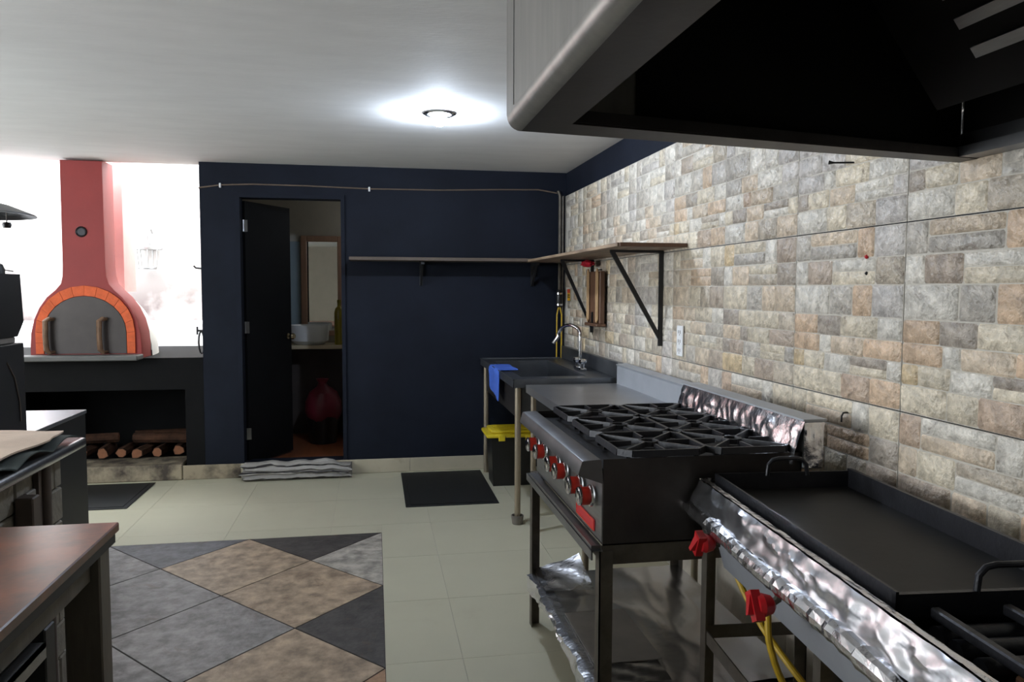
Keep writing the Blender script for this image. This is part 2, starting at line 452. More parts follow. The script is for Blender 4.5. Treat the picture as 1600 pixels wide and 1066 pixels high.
pmesh = {}
for ci, (y0, y1) in enumerate(cols):
    y1c = min(y1, YB-.001)
    for ri, (z0, z1) in enumerate(rows):
        z0c = max(z0, .0)
        key = (round(y1c-y0, 3), round(z1-z0c, 3))
        if key not in pmesh:
            pmesh[key] = mesh_of('wall_tile', box(B(), -.0045, .004, -key[0]/2+.0017, key[0]/2-.0017, -key[1]/2+.0017, key[1]/2-.0017), m_grout, None)
        pan = inst('wall_tile', pmesh[key], (XW+.004, (y0+y1c)/2, (z0c+z1)/2), wr)
        if ri == 3 or ci == 0: continue
        var = VAR[pick.get((ci, ri)) or rnd.choice('ABCEH')]
        for k, (u0_, u1_, v0_, v1_) in enumerate(SL):
            yc = y1-(u0_+u1_)/2*TW; zc = z1-(v0_+v1_)/2*TH; w = (u1_-u0_)*TW; h = (v1_-v0_)*TH
            if yc+w/2 > YB-.002: continue
            c = tuple(.52*x+.48*y_ for x, y_ in zip(s2l(PAL[var[k]]), s2l((198, 189, 175)))); f = rnd.uniform(.88, 1.1); c = tuple(min(1, x*f) for x in c)
            if ci >= 4: c = tuple(.75*x+.25*y_ for x, y_ in zip(c, s2l((186, 176, 158))))
            seen = yc > 1.5 and not (ri == 2 and yc > 2.6 and zc < 1.0) and not (yc > 1.6 and zc > 1.45+.35*yc/1.8+.02 and yc < 3.5 and zc > 2.1) and not (ri == 2 and zc < .82)
            cand.append((w*h/yc**3 if seen else 0, k, yc, zc, c, pan))
cand.sort(key=lambda t: -t[0])
for (a, k, yc, zc, c, pan) in cand[:296]:
    o = inst('stone', smesh[k], (XW-.0005, yc, zc), pan); o.color = (*c, 1)
bm = B(); tcol = []
for (a, k, yc, zc, c, pan) in cand[296:]:
    n0 = len(bm.verts); bm.from_mesh(smesh[k]); bm.verts.ensure_lookup_table()
    for v in bm.verts[n0:]: v.co += Vector((XW-.0005, yc, zc)); tcol.append(c)
fs = obj('stone_field', bm, m_stone_far, wr, 60, kind='stuff')
tint(fs, tcol)

# ---- walls outside the picture that close the room, and the openings that let the day in
bm = B(); box(bm, XL-.15, XL, YR, .6, 0, ZC); box(bm, XL-.15, XL, 4.2, YB+.15, 0, ZC); box(bm, XL-.15, XL, .6, 4.2, 2.25, ZC); box(bm, XL-.15, XL, .6, 4.2, 0, .9)
struct('wall_left', bm, m_white)
struct('wall_rear', box(B(), XL, XW+.15, YR-.15, YR, 0, ZC), M('beige_wall_paint', (134, 126, 112), rough=.8, var=.05))
bm = B(); box(bm, XL, -3.4, YB, YB+.15, 0, ZC)
struct('wall_back_left', bm, m_black_wall)
portal('portal_left', (XL-.05, 2.4, 1.57), (0, R(-90), 0), 1.35, 3.6)
portal('portal_oven', (-2.34, YB+.3, 1.66), (R(-90), 0, 0), 2.12, 1.45)

# ---- black masonry counter that carries the oven, with its firewood alcove
bm = B()
AX0, AX1, AZ0, AZ1 = -2.75, -1.415, .12, .69
box(bm, -3.4, -1.281, YB, YB+1.25, AZ1, .93); box(bm, -3.4, AX0, YB, YB+1.25, 0, AZ1); box(bm, AX1, -1.281, YB, YB+1.25, 0, AZ1)
box(bm, AX0, AX1, YB+.95, YB+1.25, 0, AZ1); box(bm, AX0, AX1, YB, YB+.95, 0, AZ0-.02)
ob = struct('wall_oven_base', bm, m_black_wall)
obj('alcove_sill', box(B(), AX0+.01, -1.445, YB-.02, YB+.3, .0, AZ0, .008), m_dirty, ob)

# ---- courtyard seen over the counter
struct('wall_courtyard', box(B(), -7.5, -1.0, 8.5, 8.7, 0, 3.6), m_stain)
struct('wall_courtyard_low', box(B(), -7.5, -1.3, 8.05, 8.5, 0, 1.12, .02), M('grey_rendered_wall', (190, 190, 192), rough=.85, var=.06))
struct('ground', box(B(), -7.5, -1.281, YB+1.25, 8.05, -.12, -.01), m_white)

# ---- wash room behind the doorway
BX0, BX1, BY1, BZ = -1.22, .42, 7.62, .06
struct('floor_washroom', box(B(), BX0-.06, BX1+.06, YB+.15, BY1+.1, -.12, BZ), m_bfloor)
bm = B(); box(bm, BX0-.06, BX1+.06, BY1, BY1+.1, BZ, ZC)
struct('wall_washroom_back', bm, m_bwall)
struct('wall_washroom_left', box(B(), BX0-.06, BX0, YB+.15, BY1, BZ, ZC), m_bwall)
bm = B(); box(bm, BX1, BX1+.06, YB+.15, 7.22, BZ, ZC); box(bm, BX1, BX1+.06, 7.42, BY1, BZ, ZC); box(bm, BX1, BX1+.06, 7.22, 7.42, BZ, 2.0); box(bm, BX1, BX1+.06, 7.22, 7.42, 2.2, ZC)
struct('wall_washroom_right', bm, m_bwall)
bm = B(); box(bm, BX1+.01, BX1+.04, 7.22, 7.235, 2.0, 2.2); box(bm, BX1+.01, BX1+.04, 7.405, 7.42, 2.0, 2.2); box(bm, BX1+.01, BX1+.04, 7.235, 7.405, 2.0, 2.015); box(bm, BX1+.01, BX1+.04, 7.235, 7.405, 2.185, 2.2)
struct('window_1', bm, m_mframe)
portal('portal_washroom', (BX1+.05, 7.32, 2.1), (0, R(90), 0), .17, .17)
struct('ceiling_washroom', box(B(), BX0-.06, BX1+.06, YB+.16, BY1+.1, ZC, ZC+.1), m_bwall)

# ---- door
dr = bpy.data.objects.new('door_1', None); C.objects.link(dr); dr.location = (DX0, YB, DZ0); dr['kind'] = 'structure'
dr['label'] = 'black door standing open in a navy frame'
bm = B(); e = .0015
box(bm, DX0+e, DX0+.035, YB-.012, YB+.13, DZ0, DZ1-e); box(bm, DX1-.03, DX1-e, YB-.012, YB+.13, DZ0, DZ1-e); box(bm, DX0+.035, DX1-.03, YB-.012, YB+.13, DZ1-.035, DZ1-e)
obj('door_frame', bm, m_navy, dr)
H0 = Vector((-.975, YB+.10, 0)); H1 = Vector((-.695, 6.70, 0))
d = (H1-H0).normalized(); n_ = Vector((-d.y, d.x, 0))
if n_.x > 0: n_ = -n_
bm = B(); prism(bm, [H0+Vector((0, 0, BZ+.02)), H1+Vector((0, 0, BZ+.02)), H1+n_*.038+Vector((0, 0, BZ+.02)), H0+n_*.038+Vector((0, 0, BZ+.02))], (0, 0, 2.12-BZ-.02))
leaf = obj('door_leaf', bm, m_doorb, dr)
bm = B(); kp = H0+d*((H1-H0).length-.05)+Vector((0, 0, 1.055))
lathe(bm, [(.024, 0), (.024, .006), (.009, .01), (.009, .03), (.022, .036), (.027, .05), (.02, .064), (0, .068)], kp, -n_, 16)
obj('door_knob', bm, m_brass, leaf, label='metal door knob')
for z in (.32, 1.15, 1.93):
    bm = B(); tube(bm, [(DX0+.045, YB+.085, z-.045), (DX0+.045, YB+.085, z+.045)], .007, 8); box(bm, DX0+.036, DX0+.075, YB+.088, YB+.092, z-.045, z+.045)
    obj('hinge', bm, m_steel_h, dr)

# ================================================================== OVEN SIDE
ov = thing('pizza_oven', 'terracotta pizza oven with orange brick arch and tall chimney', 'oven', (-2.095, YB+.12, .93))
OC = -2.095
def arch(hw, zs, zt, n=14, x0=OC):
    """half ellipse from right springing to left"""
    return [(x0+hw*math.cos(math.pi*k/n), zs+(zt-zs)*math.sin(math.pi*k/n)) for k in range(n+1)]
# facade silhouette: hearth shoulders flowing into the chimney
rs = [(.385, .931), (.385, 1.03), (.378, 1.12), (.355, 1.22), (.315, 1.31), (.262, 1.385), (.205, 1.44), (.168, 1.485), (.152, 1.54), (.147, 1.62), (.147, ZC-.012)]
ls = [(-.385, .931), (-.385, 1.03), (-.378, 1.12), (-.355, 1.22), (-.315, 1.31), (-.262, 1.385), (-.2, 1.44), (-.163, 1.485), (-.15, 1.54), (-.146, 1.62), (-.142, ZC-.012)]
sil = [(OC+a, z) for a, z in rs]+[(OC+a, z) for a, z in reversed(ls)]
FY = YB+.012                          # facade front plane
bm = B()
f0 = [bm.verts.new((x+(OC-x)*.02, FY, z-.006*(z > 1))) for x, z in sil]
f1 = [bm.verts.new((x, FY+.02, z)) for x, z in sil]
f2 = [bm.verts.new((x, FY+.22, z)) for x, z in sil]
n = len(sil)
bm.faces.new(f0); bm.faces.new(f2[::-1])
for k in range(n):
    k2 = (k+1) % n
    bm.faces.new((f0[k], f0[k2], f1[k2], f1[k])); bm.faces.new((f1[k], f1[k2], f2[k2], f2[k]))
fac = obj('facade', bm, m_terra, ov, 40)
# arch of fire bricks, proud of the facade
inn = [(OC+.283, .968), (OC+.283, 1.05)]+arch(.283, 1.12, 1.395, 12)+[(OC-.283, 1.05), (OC-.283, .968)]
outr = [(OC+.338, .968), (OC+.338, 1.05)]+arch(.338, 1.13, 1.468, 12)+[(OC-.338, 1.05), (OC-.338, .968)]
for k in range(len(inn)-1):
    def lp(a, b_, t): return (a[0]+(b_[0]-a[0])*t, a[1]+(b_[1]-a[1])*t)
    q = [lp(inn[k], inn[k+1], .012), lp(inn[k], inn[k+1], .988), lp(outr[k], outr[k+1], .988), lp(outr[k], outr[k+1], .012)]
    bm = prism(B(), [(x, FY-.014+rnd.uniform(-.002, .002), z) for x, z in q], (0, .016, 0))
    obj('brick', bm, m_brick, ov)
dpts = [(OC+.278, .968)]+arch(.278, 1.12, 1.39, 16)+[(OC-.278, .968)]
dv = obj('oven_door', prism(B(), [(x, FY-.012, z) for x, z in dpts], (0, .010, 0)), m_ovendoor, ov)
for hx in (-2.345, -1.985):
    bm = B()
    tube(bm, [(hx+.035, FY-.012, 1.222), (hx+.02, FY-.05, 1.226), (hx, FY-.06, 1.21), (hx-.003, FY-.06, 1.1), (hx+.002, FY-.06, 1.0), (hx+.02, FY-.05, .978), (hx+.035, FY-.012, .98)], [.012, .016, .02, .019, .02, .015, .012], 10)
    obj('door_handle', bm, m_rust, dv, label='worn brown bar handle')
bm = B(); lathe(bm, [(.001, -.004), (.026, -.004), (.036, -.012), (.04, -.004), (.04, .004)], (-2.105, FY, 1.86), (0, 1, 0), 20)
obj('damper_cap', bm, m_iron, ov, label='round black damper opening on the chimney')
# plastered dome behind, and the flue stack
bm = B()
surf(bm, 20, 12, lambda u, v: (OC+.395*math.cos(math.pi*u)*math.cos(v*1.2), FY+.222+.62*math.sin(v*1.5), .931+.54*math.sin(math.pi*u)*math.cos(v*1.2)))
obj('dome', bm, m_white, ov)
obj('rear_flue', box(B(), OC-.12, -1.955, FY+.45, FY+.75, 1.42, ZC+.6), m_pink, ov)
tag(obj('oven_ledge', box(B(), -2.55, -1.70, YB-.16, YB-.001, .925, .962, .006), m_slab), 'grey stone ledge in front of the oven mouth', 'ledge')

# firewood in the alcove
logs = []
for k in range(8): logs.append((-2.52+.142*k, 6.52+rnd.uniform(-.06, .05), .165+.004*(k % 2), 90+rnd.uniform(-9, 9), .045+.003*(k % 2), .30+rnd.uniform(-.03, .03)))
logs += [(-2.25, 6.50, .265, 8, .042, .46), (-1.68, 6.46, .265, -9, .042, .44), (-1.72, 6.62, .265, 6, .042, .40)]
for k, (x, y, z, a, r_, L_) in enumerate(logs):
    lo_ = thing('firewood_log', 'split firewood log stacked in the dark alcove under the oven', 'log', (x, y, z-r_), R(a), 'firewood logs under the oven')
    bm = B(); pf = [(r_*rnd.uniform(.75, 1.1)*math.cos(t*2*math.pi/7), r_+r_*rnd.uniform(.75, 1.05)*math.sin(t*2*math.pi/7)) for t in range(7)]
    prism(bm, [(-L_/2, p[0], p[1]) for p in pf], (L_, 0, 0))
    obj('bark', bm, m_log, lo_, None, local=True)
    for sx in (-1, 1):
        bm = B(); bm.faces.new([bm.verts.new((sx*(L_/2+.001), p[0]*.9, r_+(p[1]-r_)*.9)) for p in pf])
        obj('cut_end', bm, m_logend, lo_, None, local=True)

# lantern on the courtyard wall
t = thing('wall_lantern', 'pale caged lantern on the bright courtyard wall', 'lantern', (-2.27, 8.48, 1.7))
bm = B(); tube(bm, [(-2.25, 8.49, 2.02), (-2.25, 8.42, 2.06), (-2.26, 8.36, 2.0), (-2.27, 8.36, 1.9)], .012, 8); obj('arm', bm, m_steel, t)
bm = B(); lathe(bm, [(0, 1.92), (.05, 1.91), (.15, 1.86), (.15, 1.84), (0, 1.84)], (-2.27, 8.36, 0), seg=16); obj('cap', bm, m_steel, t)
for k in range(5):
    a = k*2*math.pi/5
    obj('cage_bar', tube(B(), [(-2.27+.1*math.cos(a), 8.36+.1*math.sin(a), 1.84), (-2.27+.085*math.cos(a), 8.36+.085*math.sin(a), 1.66)], .006, 6), m_steel, t)
bm = B(); lathe(bm, [(.085, 1.665), (.09, 1.655), (.085, 1.645), (0, 1.645)], (-2.27, 8.36, 0), seg=16); obj('base_ring', bm, m_steel, t)

# tap with hose loop on the outer edge of the navy wall
t = thing('garden_tap', 'small black tap with looped hose on the outer wall edge', 'tap', (-1.285, YB+.08, 1.05))
bm = B(); tube(bm, [(-1.281, YB+.06, 1.13), (-1.33, YB+.06, 1.13)], .008, 8); tube(bm, [(-1.33, YB+.06, 1.10), (-1.33, YB+.06, 1.16)], .007, 8); obj('valve', bm, m_bracket, t)
bm = B(); tube(bm, [(-1.29+.02*math.cos(a)-.012, YB+.06, 1.04+.085*math.sin(a)) for a in [R(90+30*k) for k in range(13)]], .007, 8); obj('hose_loop', bm, m_bracket, t)
tag(obj('wall_hook', tube(B(), [(-1.281, YB+.06, 1.6), (-1.33, YB+.06, 1.605), (-1.345, YB+.06, 1.62)], .007, 8), m_bracket), 'black hook sticking out of the outer wall edge', 'hook')

# ================================================================== WASH ROOM FITTINGS
t = thing('vanity', 'cream topped vanity counter in the wash room', 'vanity', (-.5, 7.4, BZ))
obj('counter_top', box(B(), -1.1, -.06, 7.2, 7.615, .9, .935, .006), m_vtop, t)
obj('side_panel', box(B(), -1.1, -1.06, 7.26, 7.61, BZ, .9), m_vbody, t); obj('side_panel', box(B(), -.12, -.08, 7.26, 7.61, BZ, .9), m_vbody, t)
obj('back_panel', box(B(), -1.06, -.12, 7.57, 7.61, BZ, .9), m_vbody, t)
bm = B(); lathe(bm, [(0, .937), (.13, .937), (.17, .97), (.182, 1.1), (.178, 1.115), (.168, 1.1), (.15, .98), (0, .965)], (-.60, 7.38, 0), seg=28)
tag(obj('wash_basin', bm, m_porc), 'round white vessel basin on the vanity counter', 'basin')
t = thing('framed_mirror', 'tall mirror in a pinkish wooden frame above the basin', 'mirror', (-.485, 7.60, 1.0))
for a, b_, c, d_ in ((-.69, -.635, 1.0, 1.955), (-.35, -.275, 1.0, 1.955), (-.635, -.35, 1.90, 1.955), (-.635, -.35, 1.0, 1.05)):
    obj('frame_rail', box(B(), a, b_, 7.58, 7.618, c, d_, .006), m_mframe, t)
obj('mirror_glass', box(B(), -.64, -.345, 7.606, 7.612, 1.04, 1.91), m_mirror, t, None)
tag(obj('glass_panel', box(B(), -.92, -.70, 7.60, 7.618, 1.0, 1.9), m_frost), 'pale blue-grey panel beside the framed mirror', 'panel')
t = thing('amber_bottle', 'tall amber bottle standing beside the basin', 'bottle', (-.325, 7.27, .935))
bm = B(); lathe(bm, [(0, .936), (.042, .936), (.045, .95), (.045, 1.23), (.035, 1.27), (.016, 1.29), (.016, 1.33), (0, 1.33)], (-.325, 7.27, 0), seg=18); obj('glass_body', bm, m_amber, t)
bm = B(); lathe(bm, [(.018, 1.325), (.018, 1.35), (0, 1.352)], (-.325, 7.27, 0), seg=12); obj('cap', bm, m_amber, t)
t = thing('waste_bin', 'dark bin holding a maroon plastic bag under the vanity', 'bin', (-.47, 7.1, BZ))
bm = B(); lathe(bm, [(0, BZ+.001), (.12, BZ+.001), (.15, BZ+.28), (.14, BZ+.28), (.11, BZ+.02), (0, BZ+.02)], (-.47, 7.1, 0), seg=20); obj('bucket', bm, m_bin, t)
bm = B(); lathe(bm, [(.135, .26), (.165, .34), (.16, .43), (.12, .52), (.05, .57), (.03, .6), (.05, .64), (0, .63)], (-.47, 7.1, 0), seg=18)
for v in bm.verts: v.co += Vector((nz3(v.co, 9), nz3(v.co+Vector((5, 0, 0)), 9), 0))*.02
obj('bag', bm, m_maroon, t, label='maroon plastic bag')

# ================================================================== FAR WALL
t = thing('wall_cable', 'thin cable clipped along the navy wall above the door', 'cable', (-.04, YB, 2.23))
pts = [(-1.283, YB-.004, 2.195), (-1.27, YB-.008, 2.2), (-1.13, YB-.008, 2.222), (-.9, YB-.008, 2.234), (-.5, YB-.008, 2.232), (-.035, YB-.008, 2.222), (.5, YB-.008, 2.226), (1.0, YB-.008, 2.243), (1.3, YB-.008, 2.25), (1.45, YB-.02, 2.225)]
obj('cable_run', tube(B(), pts, .0055, 8), m_cable, t)
for cx, cz in ((-1.13, 2.222), (-.035, 2.222)): obj('clip', box(B(), cx-.007, cx+.007, YB-.018, YB-.001, cz-.02, cz+.014, .003), m_white_pl, t)

t = thing('wall_shelf', 'long dark shelf fixed to the navy wall right of the door', 'shelf', (.65, YB, 1.66))
obj('board', box(B(), -.185, 1.52, 5.825, YB-.001, 1.665, 1.69, .002), m_shelfd, t)
for bx in (.36, 1.25):
    bm = B(); box(bm, bx-.012, bx+.012, 5.86, YB-.002, 1.64, 1.6649); box(bm, bx-.012, bx+.012, YB-.024, YB-.002, 1.48, 1.6649); prism(bm, [(bx-.008, 5.9, 1.645), (bx-.008, 5.925, 1.645), (bx-.008, YB-.024, 1.5), (bx-.008, YB-.024, 1.48)], (.016, 0, 0))
    obj('bracket', bm, m_bracket, t)
t = thing('wall_shelf', 'chipped pale wooden shelf on black brackets over the sink', 'shelf', (XW, 4.7, 1.66))
obj('board', box(B(), 1.16, XW-.006, 3.603, 5.815, 1.662, 1.68, .002), m_shelfw, t)
obj('end_strip', box(B(), 1.17, XW-.006, 3.592, 3.603, 1.661, 1.681, .003), m_wood, t)
for by, bx0 in ((3.92, 1.225), (5.245, 1.28)):
    bm = B()
    box(bm, XW-.026, XW-.006, by-.009, by+.009, 1.15, 1.661); box(bm, bx0, XW-.026, by-.009, by+.009, 1.648, 1.661)
    prism(bm, [(bx0, by-.007, 1.648), (bx0+.027, by-.007, 1.648), (XW-.026, by-.007, 1.225), (XW-.026, by-.007, 1.185)], (0, .014, 0))
    obj('bracket', bm, m_bracket, t)

# corner pipes
t = thing('gas_pipe', 'grey pipe with black regulator and yellow tubes in the corner', 'pipe', (1.468, 6.05, 0))
bm = B(); tube(bm, [(1.452, 6.05, 2.24), (1.468, 6.05, 2.2), (1.468, 6.05, 1.45)], .012, 10); tube(bm, [(1.495, 6.06, 2.2), (1.495, 6.06, .0)], .009, 8); obj('riser', bm, m_frame, t)
bm = B(); lathe(bm, [(0, 1.31), (.02, 1.31), (.026, 1.325), (.026, 1.42), (.02, 1.445), (0, 1.45)], (1.468, 6.05, 0), seg=14); obj('regulator', bm, m_bin, t)
for z in (1.33, 1.42):
    bm = B(); lathe(bm, [(.024, z-.007), (.028, z-.007), (.028, z+.007), (.024, z+.007)], (1.468, 6.05, 0), seg=14); obj('collar', bm, m_chrome, t)
for px in (1.448, 1.487): obj('gas_tube', tube(B(), [(1.468+(px-1.468)*.3, 6.048, 1.31), (px, 6.045, 1.25), (px-.002, 6.045, .02)], .0055, 8), m_hose, t)

# ================================================================== ON THE TILED WALL
t = thing('wooden_rack', 'narrow brown wooden rack with pale rails hanging under the shelf', 'rack', (XW-.01, 5.04, 1.22))
obj('back_board', box(B(), 1.465, 1.500, 4.905, 5.175, 1.225, 1.575, .004), m_wood, t)
for y in (5.155, 4.94):
    bm = B(); tube(bm, [(1.455, y-.016, 1.25), (1.455, y-.016, 1.565), (1.455, y, 1.588), (1.455, y+.016, 1.565), (1.455, y+.016, 1.25), (1.455, y, 1.235), (1.455, y-.016, 1.25)], .0065, 8)
    obj('rail', bm, m_woodl, t)
obj('ledge', box(B(), 1.44, 1.505, 4.89, 5.19, 1.205, 1.225, .004), m_wood, t)
obj('hanger', tube(B(), [(1.485, 5.04, 1.57), (1.49, 5.04, 1.585), (1.518, 5.04, 1.587)], .005, 6), m_bracket, t)
bm = B(); prism(bm, [(1.462, 5.08, 1.215), (1.462, 5.055, 1.215), (1.462, 5.06, 1.16), (1.462, 5.07, 1.145), (1.462, 5.08, 1.17)], (.003, 0, 0)); prism(bm, [(1.456, 5.08, 1.215), (1.456, 5.055, 1.215), (1.456, 5.055, 1.30), (1.456, 5.08, 1.30)], (.008, 0, 0))
tag(obj('kitchen_knife', bm, m_bin), 'dark knife with its tip poking below the wooden rack', 'knife')
bm = B(); bmesh.ops.create_icosphere(bm, subdivisions=3, radius=1)
for v in bm.verts:
    p = v.co.copy(); q = 1+.35*nz3(p, 2.3)+.15*nz3(p, 6)
    v.co = Vector((1.445+.04*p.x*q, 5.13+.085*p.y*q, min(1.660, 1.630+.024*p.z*q)))
tag(obj('red_bag', bm, m_redcloth), 'crumpled red plastic bag tucked up under the wooden shelf', 'bag')
t = thing('warning_sticker', 'small yellow warning sticker on the tiles near the corner', 'sticker', (XW-.006, 5.94, 1.41))
obj('sheet', box(B(), XW-.0075, XW-.0062, 5.90, 5.985, 1.365, 1.455), m_sticker, t, None)
obj('header', box(B(), XW-.0085, XW-.0076, 5.90, 5.985, 1.425, 1.455), m_stred, t, None)
bm = B(); prism(bm, [(XW-.0085, 5.975, 1.385), (XW-.0085, 5.955, 1.385), (XW-.0085, 5.955, 1.415), (XW-.0085, 5.968, 1.42)], (.0008, 0, 0)); box(bm, XW-.0085, XW-.0077, 5.91, 5.945, 1.405, 1.412); box(bm, XW-.0085, XW-.0077, 5.91, 5.945, 1.388, 1.395)
obj('symbol', bm, m_ink, t, None)
t = thing('power_outlet', 'white three socket outlet plate on the stone tiles', 'outlet', (XW-.006, 3.655, 1.19))
obj('plate', box(B(), XW-.016, XW-.0055, 3.618, 3.690, 1.118, 1.272, .003), m_white_pl, t)
for k in range(3):
    zc = 1.148+.046*k
    bm = B(); box(bm, XW-.0175, XW-.0155, 3.640, 3.645, zc-.008, zc+.008); box(bm, XW-.0175, XW-.0155, 3.662, 3.667, zc-.008, zc+.008); lathe(bm, [(0, 0), (.003, 0), (.003, .002), (0, .002)], (XW-.0175, 3.6535, zc-.014), (1, 0, 0), 8)
    obj('socket', bm, m_card, t)
tag(obj('wall_nail', tube(B(), [(XW-.001, 2.27, 1.862), (XW-.05, 2.31, 1.866), (XW-.062, 2.32, 1.868)], [.003, .003, .007], 8), m_bracket), 'black nail sticking out of the tiles below the hood', 'nail')
tag(obj('wall_plug', lathe(B(), [(.006, .004), (.007, 0), (.004, -.004), (0, -.004)], (XW-.005, 2.19, 1.557), (1, 0, 0), 10), m_badge), 'tiny red wall plug in the stone tiles', 'wall plug')
tag(obj('wall_plug', lathe(B(), [(.005, .004), (.006, 0), (.003, -.004), (0, -.004)], (XW-.005, 2.187, 1.505), (1, 0, 0), 10), m_ink), 'tiny black wall plug under the red one', 'wall plug')
tag(obj('wall_hook', tube(B(), [(XW-.002, 2.26, 1.052), (XW-.02, 2.26, 1.052), (XW-.026, 2.26, 1.042), (XW-.026, 2.26, 1.022)], .003, 8), m_bracket), 'tiny dark hook on the tiles beside the foil covered stove guard', 'hook')

# ================================================================== CEILING LAMP
LX, LY = .348, 4.18
t = thing('ceiling_lamp', 'glowing white bulb in a round ceiling fitting', 'lamp', (LX, LY, ZC))
bm = B(); lathe(bm, [(.062, ZC-.0005), (.086, ZC-.0005), (.088, ZC-.006), (.078, ZC-.012), (.066, ZC-.010), (.062, ZC-.0005)], (LX, LY, 0), seg=32); obj('trim_ring', bm, m_chrome, t)
bm = B(); lathe(bm, [(.020, ZC-.001), (.020, ZC-.012), (.030, ZC-.022), (.036, ZC-.040), (.032, ZC-.056), (.018, ZC-.068), (0, ZC-.071)], (LX, LY, 0), seg=20)
obj('bulb', bm, M('lit_bulb', (222, 236, 255), emit=LAMP), t)

# ================================================================== SINK
t = thing('sink_unit', 'dark steel kitchen sink on pipe legs in the corner', 'sink', (1.15, 5.3, 0))
SX0, SX1, SY0, SY1, SZ = .822, 1.515, 4.545, 6.02, .90
HX0, HX1, HY0, HY1 = .905, 1.33, 4.74, 5.86
bm = B()
for a, b_, c, d_ in ((SX0, HX0, SY0, SY1), (HX1, SX1, SY0, SY1), (HX0, HX1, SY0, HY0), (HX0, HX1, HY1, SY1)): box(bm, a, b_, c, d_, SZ-.006, SZ)
box(bm, SX0, SX0+.004, SY0, SY1, SZ-.045, SZ-.006); box(bm, SX0, SX1, SY0, SY0+.004, SZ-.045, SZ-.006); box(bm, SX0, SX1, SY1-.004, SY1, SZ-.045, SZ-.006)
box(bm, SX0-.004, SX0+.008, SY0, SY1, SZ, SZ+.008); box(bm, SX0, SX1-.05, SY0, SY0+.01, SZ, SZ+.008); box(bm, SX0, SX1-.05, SY1-.012, SY1, SZ, SZ+.008)
obj('sink_top', bm, m_sink, t)
bm = B(); z0 = .655
box(bm, HX0, HX0+.006, HY0, HY1, z0, SZ-.006); box(bm, HX1-.006, HX1, HY0, HY1, z0, SZ-.006); box(bm, HX0, HX1, HY0, HY0+.006, z0, SZ-.006); box(bm, HX0, HX1, HY1-.006, HY1, z0, SZ-.006); box(bm, HX0, HX1, HY0, HY1, z0-.006, z0)
obj('basin', bm, m_sink, t)
obj('skirt', box(B(), SX0+.035, SX0+.04, SY0+.14, SY1-.1, .66, SZ-.045), m_dsteel, t)
obj('backsplash', box(B(), SX1-.035, SX1, SY0, SY1, SZ, SZ+.10, .004), m_sink, t)
for lx, ly in ((.86, 4.60), (.86, 5.97), (1.46, 4.60), (1.46, 5.97)):
    lg = obj('leg', tube(B(), [(lx, ly, .0), (lx, ly, SZ-.045)], .019, 14), m_pipe, t)
    if (lx, ly) == (.86, 4.60):
        bm = B(); lathe(bm, [(.02, .001), (.032, .001), (.04, .055), (.036, .055), (.03, .012), (.02, .01)], (lx, ly, 0), seg=18); obj('foot_cup', bm, m_card, lg)
fx, fy = 1.385, 5.09
fa = obj('faucet', box(B(), fx-.022, fx+.022, fy-.09, fy+.09, SZ, SZ+.022, .006, 2), m_chrome, t)
bm = B(); tube(bm, [(fx, fy, SZ+.02), (fx, fy, 1.10)]+[(fx-.0*a, fy+.105-.105*math.cos(R(a)), 1.12+.085*math.sin(R(a))) for a in range(0, 181, 15)]+[(fx-.03, fy+.22, 1.07)], .0115, 12)
for v in bm.verts:
    if v.co.y > fy+.02: v.co.x -= (v.co.y-fy-.02)*.55
obj('spout', bm, m_chrome, fa)
for sy in (-.075, .075):
    bm = B(); tube(bm, [(fx, fy+sy, SZ+.02), (fx, fy+sy, SZ+.055)], .012, 10)
    lathe(bm, [(0, SZ+.05), (.026, SZ+.052), (.03, SZ+.065), (.026, SZ+.08), (0, SZ+.085)], (fx, fy+sy, 0), seg=8); obj('tap_handle', bm, m_chrome, fa, 20)

# blue cloth over the sink edge
bm = B()
def blue(u, v):
    y = 5.06+.40*u; s = v*.34
    w = .012*math.sin(u*9+v*4)+.01*nz3((u*3, v*3, 2))
    if s < .13: x, z = SX0+.128-s, .912+.006*abs(w)*40*.1
    else: x, z = SX0-.010-.02*abs(w)*8, .912-(s-.13)*(1-.25*u)
    return (x+w*.3, y+.05*(v-.5)*(u-.5)+.02*nz3((v*4, 7, u)), z)
surf(bm, 14, 16, blue, .004)
tag(obj('cleaning_cloth', bm, m_blue), 'blue cleaning cloth draped over the sink edge', 'cloth')

# black bin with yellow lid
t = thing('storage_bin', 'black storage bin with a yellow lid below the sink', 'bin', (.99, 5.62, 0))
bm = B(); prism(bm, [(.85, 5.52, .001), (1.13, 5.52, .001), (1.13, 5.74, .001), (.85, 5.74, .001)], (0, 0, .365))
for v in bm.verts:
    if v.co.z > .2: v.co.x += .018*(1 if v.co.x > .99 else -1); v.co.y += .015*(1 if v.co.y > 5.63 else -1)
obj('tub', bm, m_bin, t)
lid = obj('lid', box(B(), .795, 1.185, 5.47, 5.79, .366, .395, .012, 2), m_yellow, t, label='yellow snap-on lid')
obj('lid_panel', box(B(), .83, 1.15, 5.50, 5.76, .395, .418, .012, 2), m_yellow, lid)
for k in range(4): obj('lid_rib', box(B(), .86, 1.12, 5.525+.06*k, 5.545+.06*k, .418, .424, .003), m_yellow, lid)
for cx in (.88, 1.08): obj('latch', box(B(), cx, cx+.05, 5.462, 5.47, .345, .39, .003), m_yellow, lid)

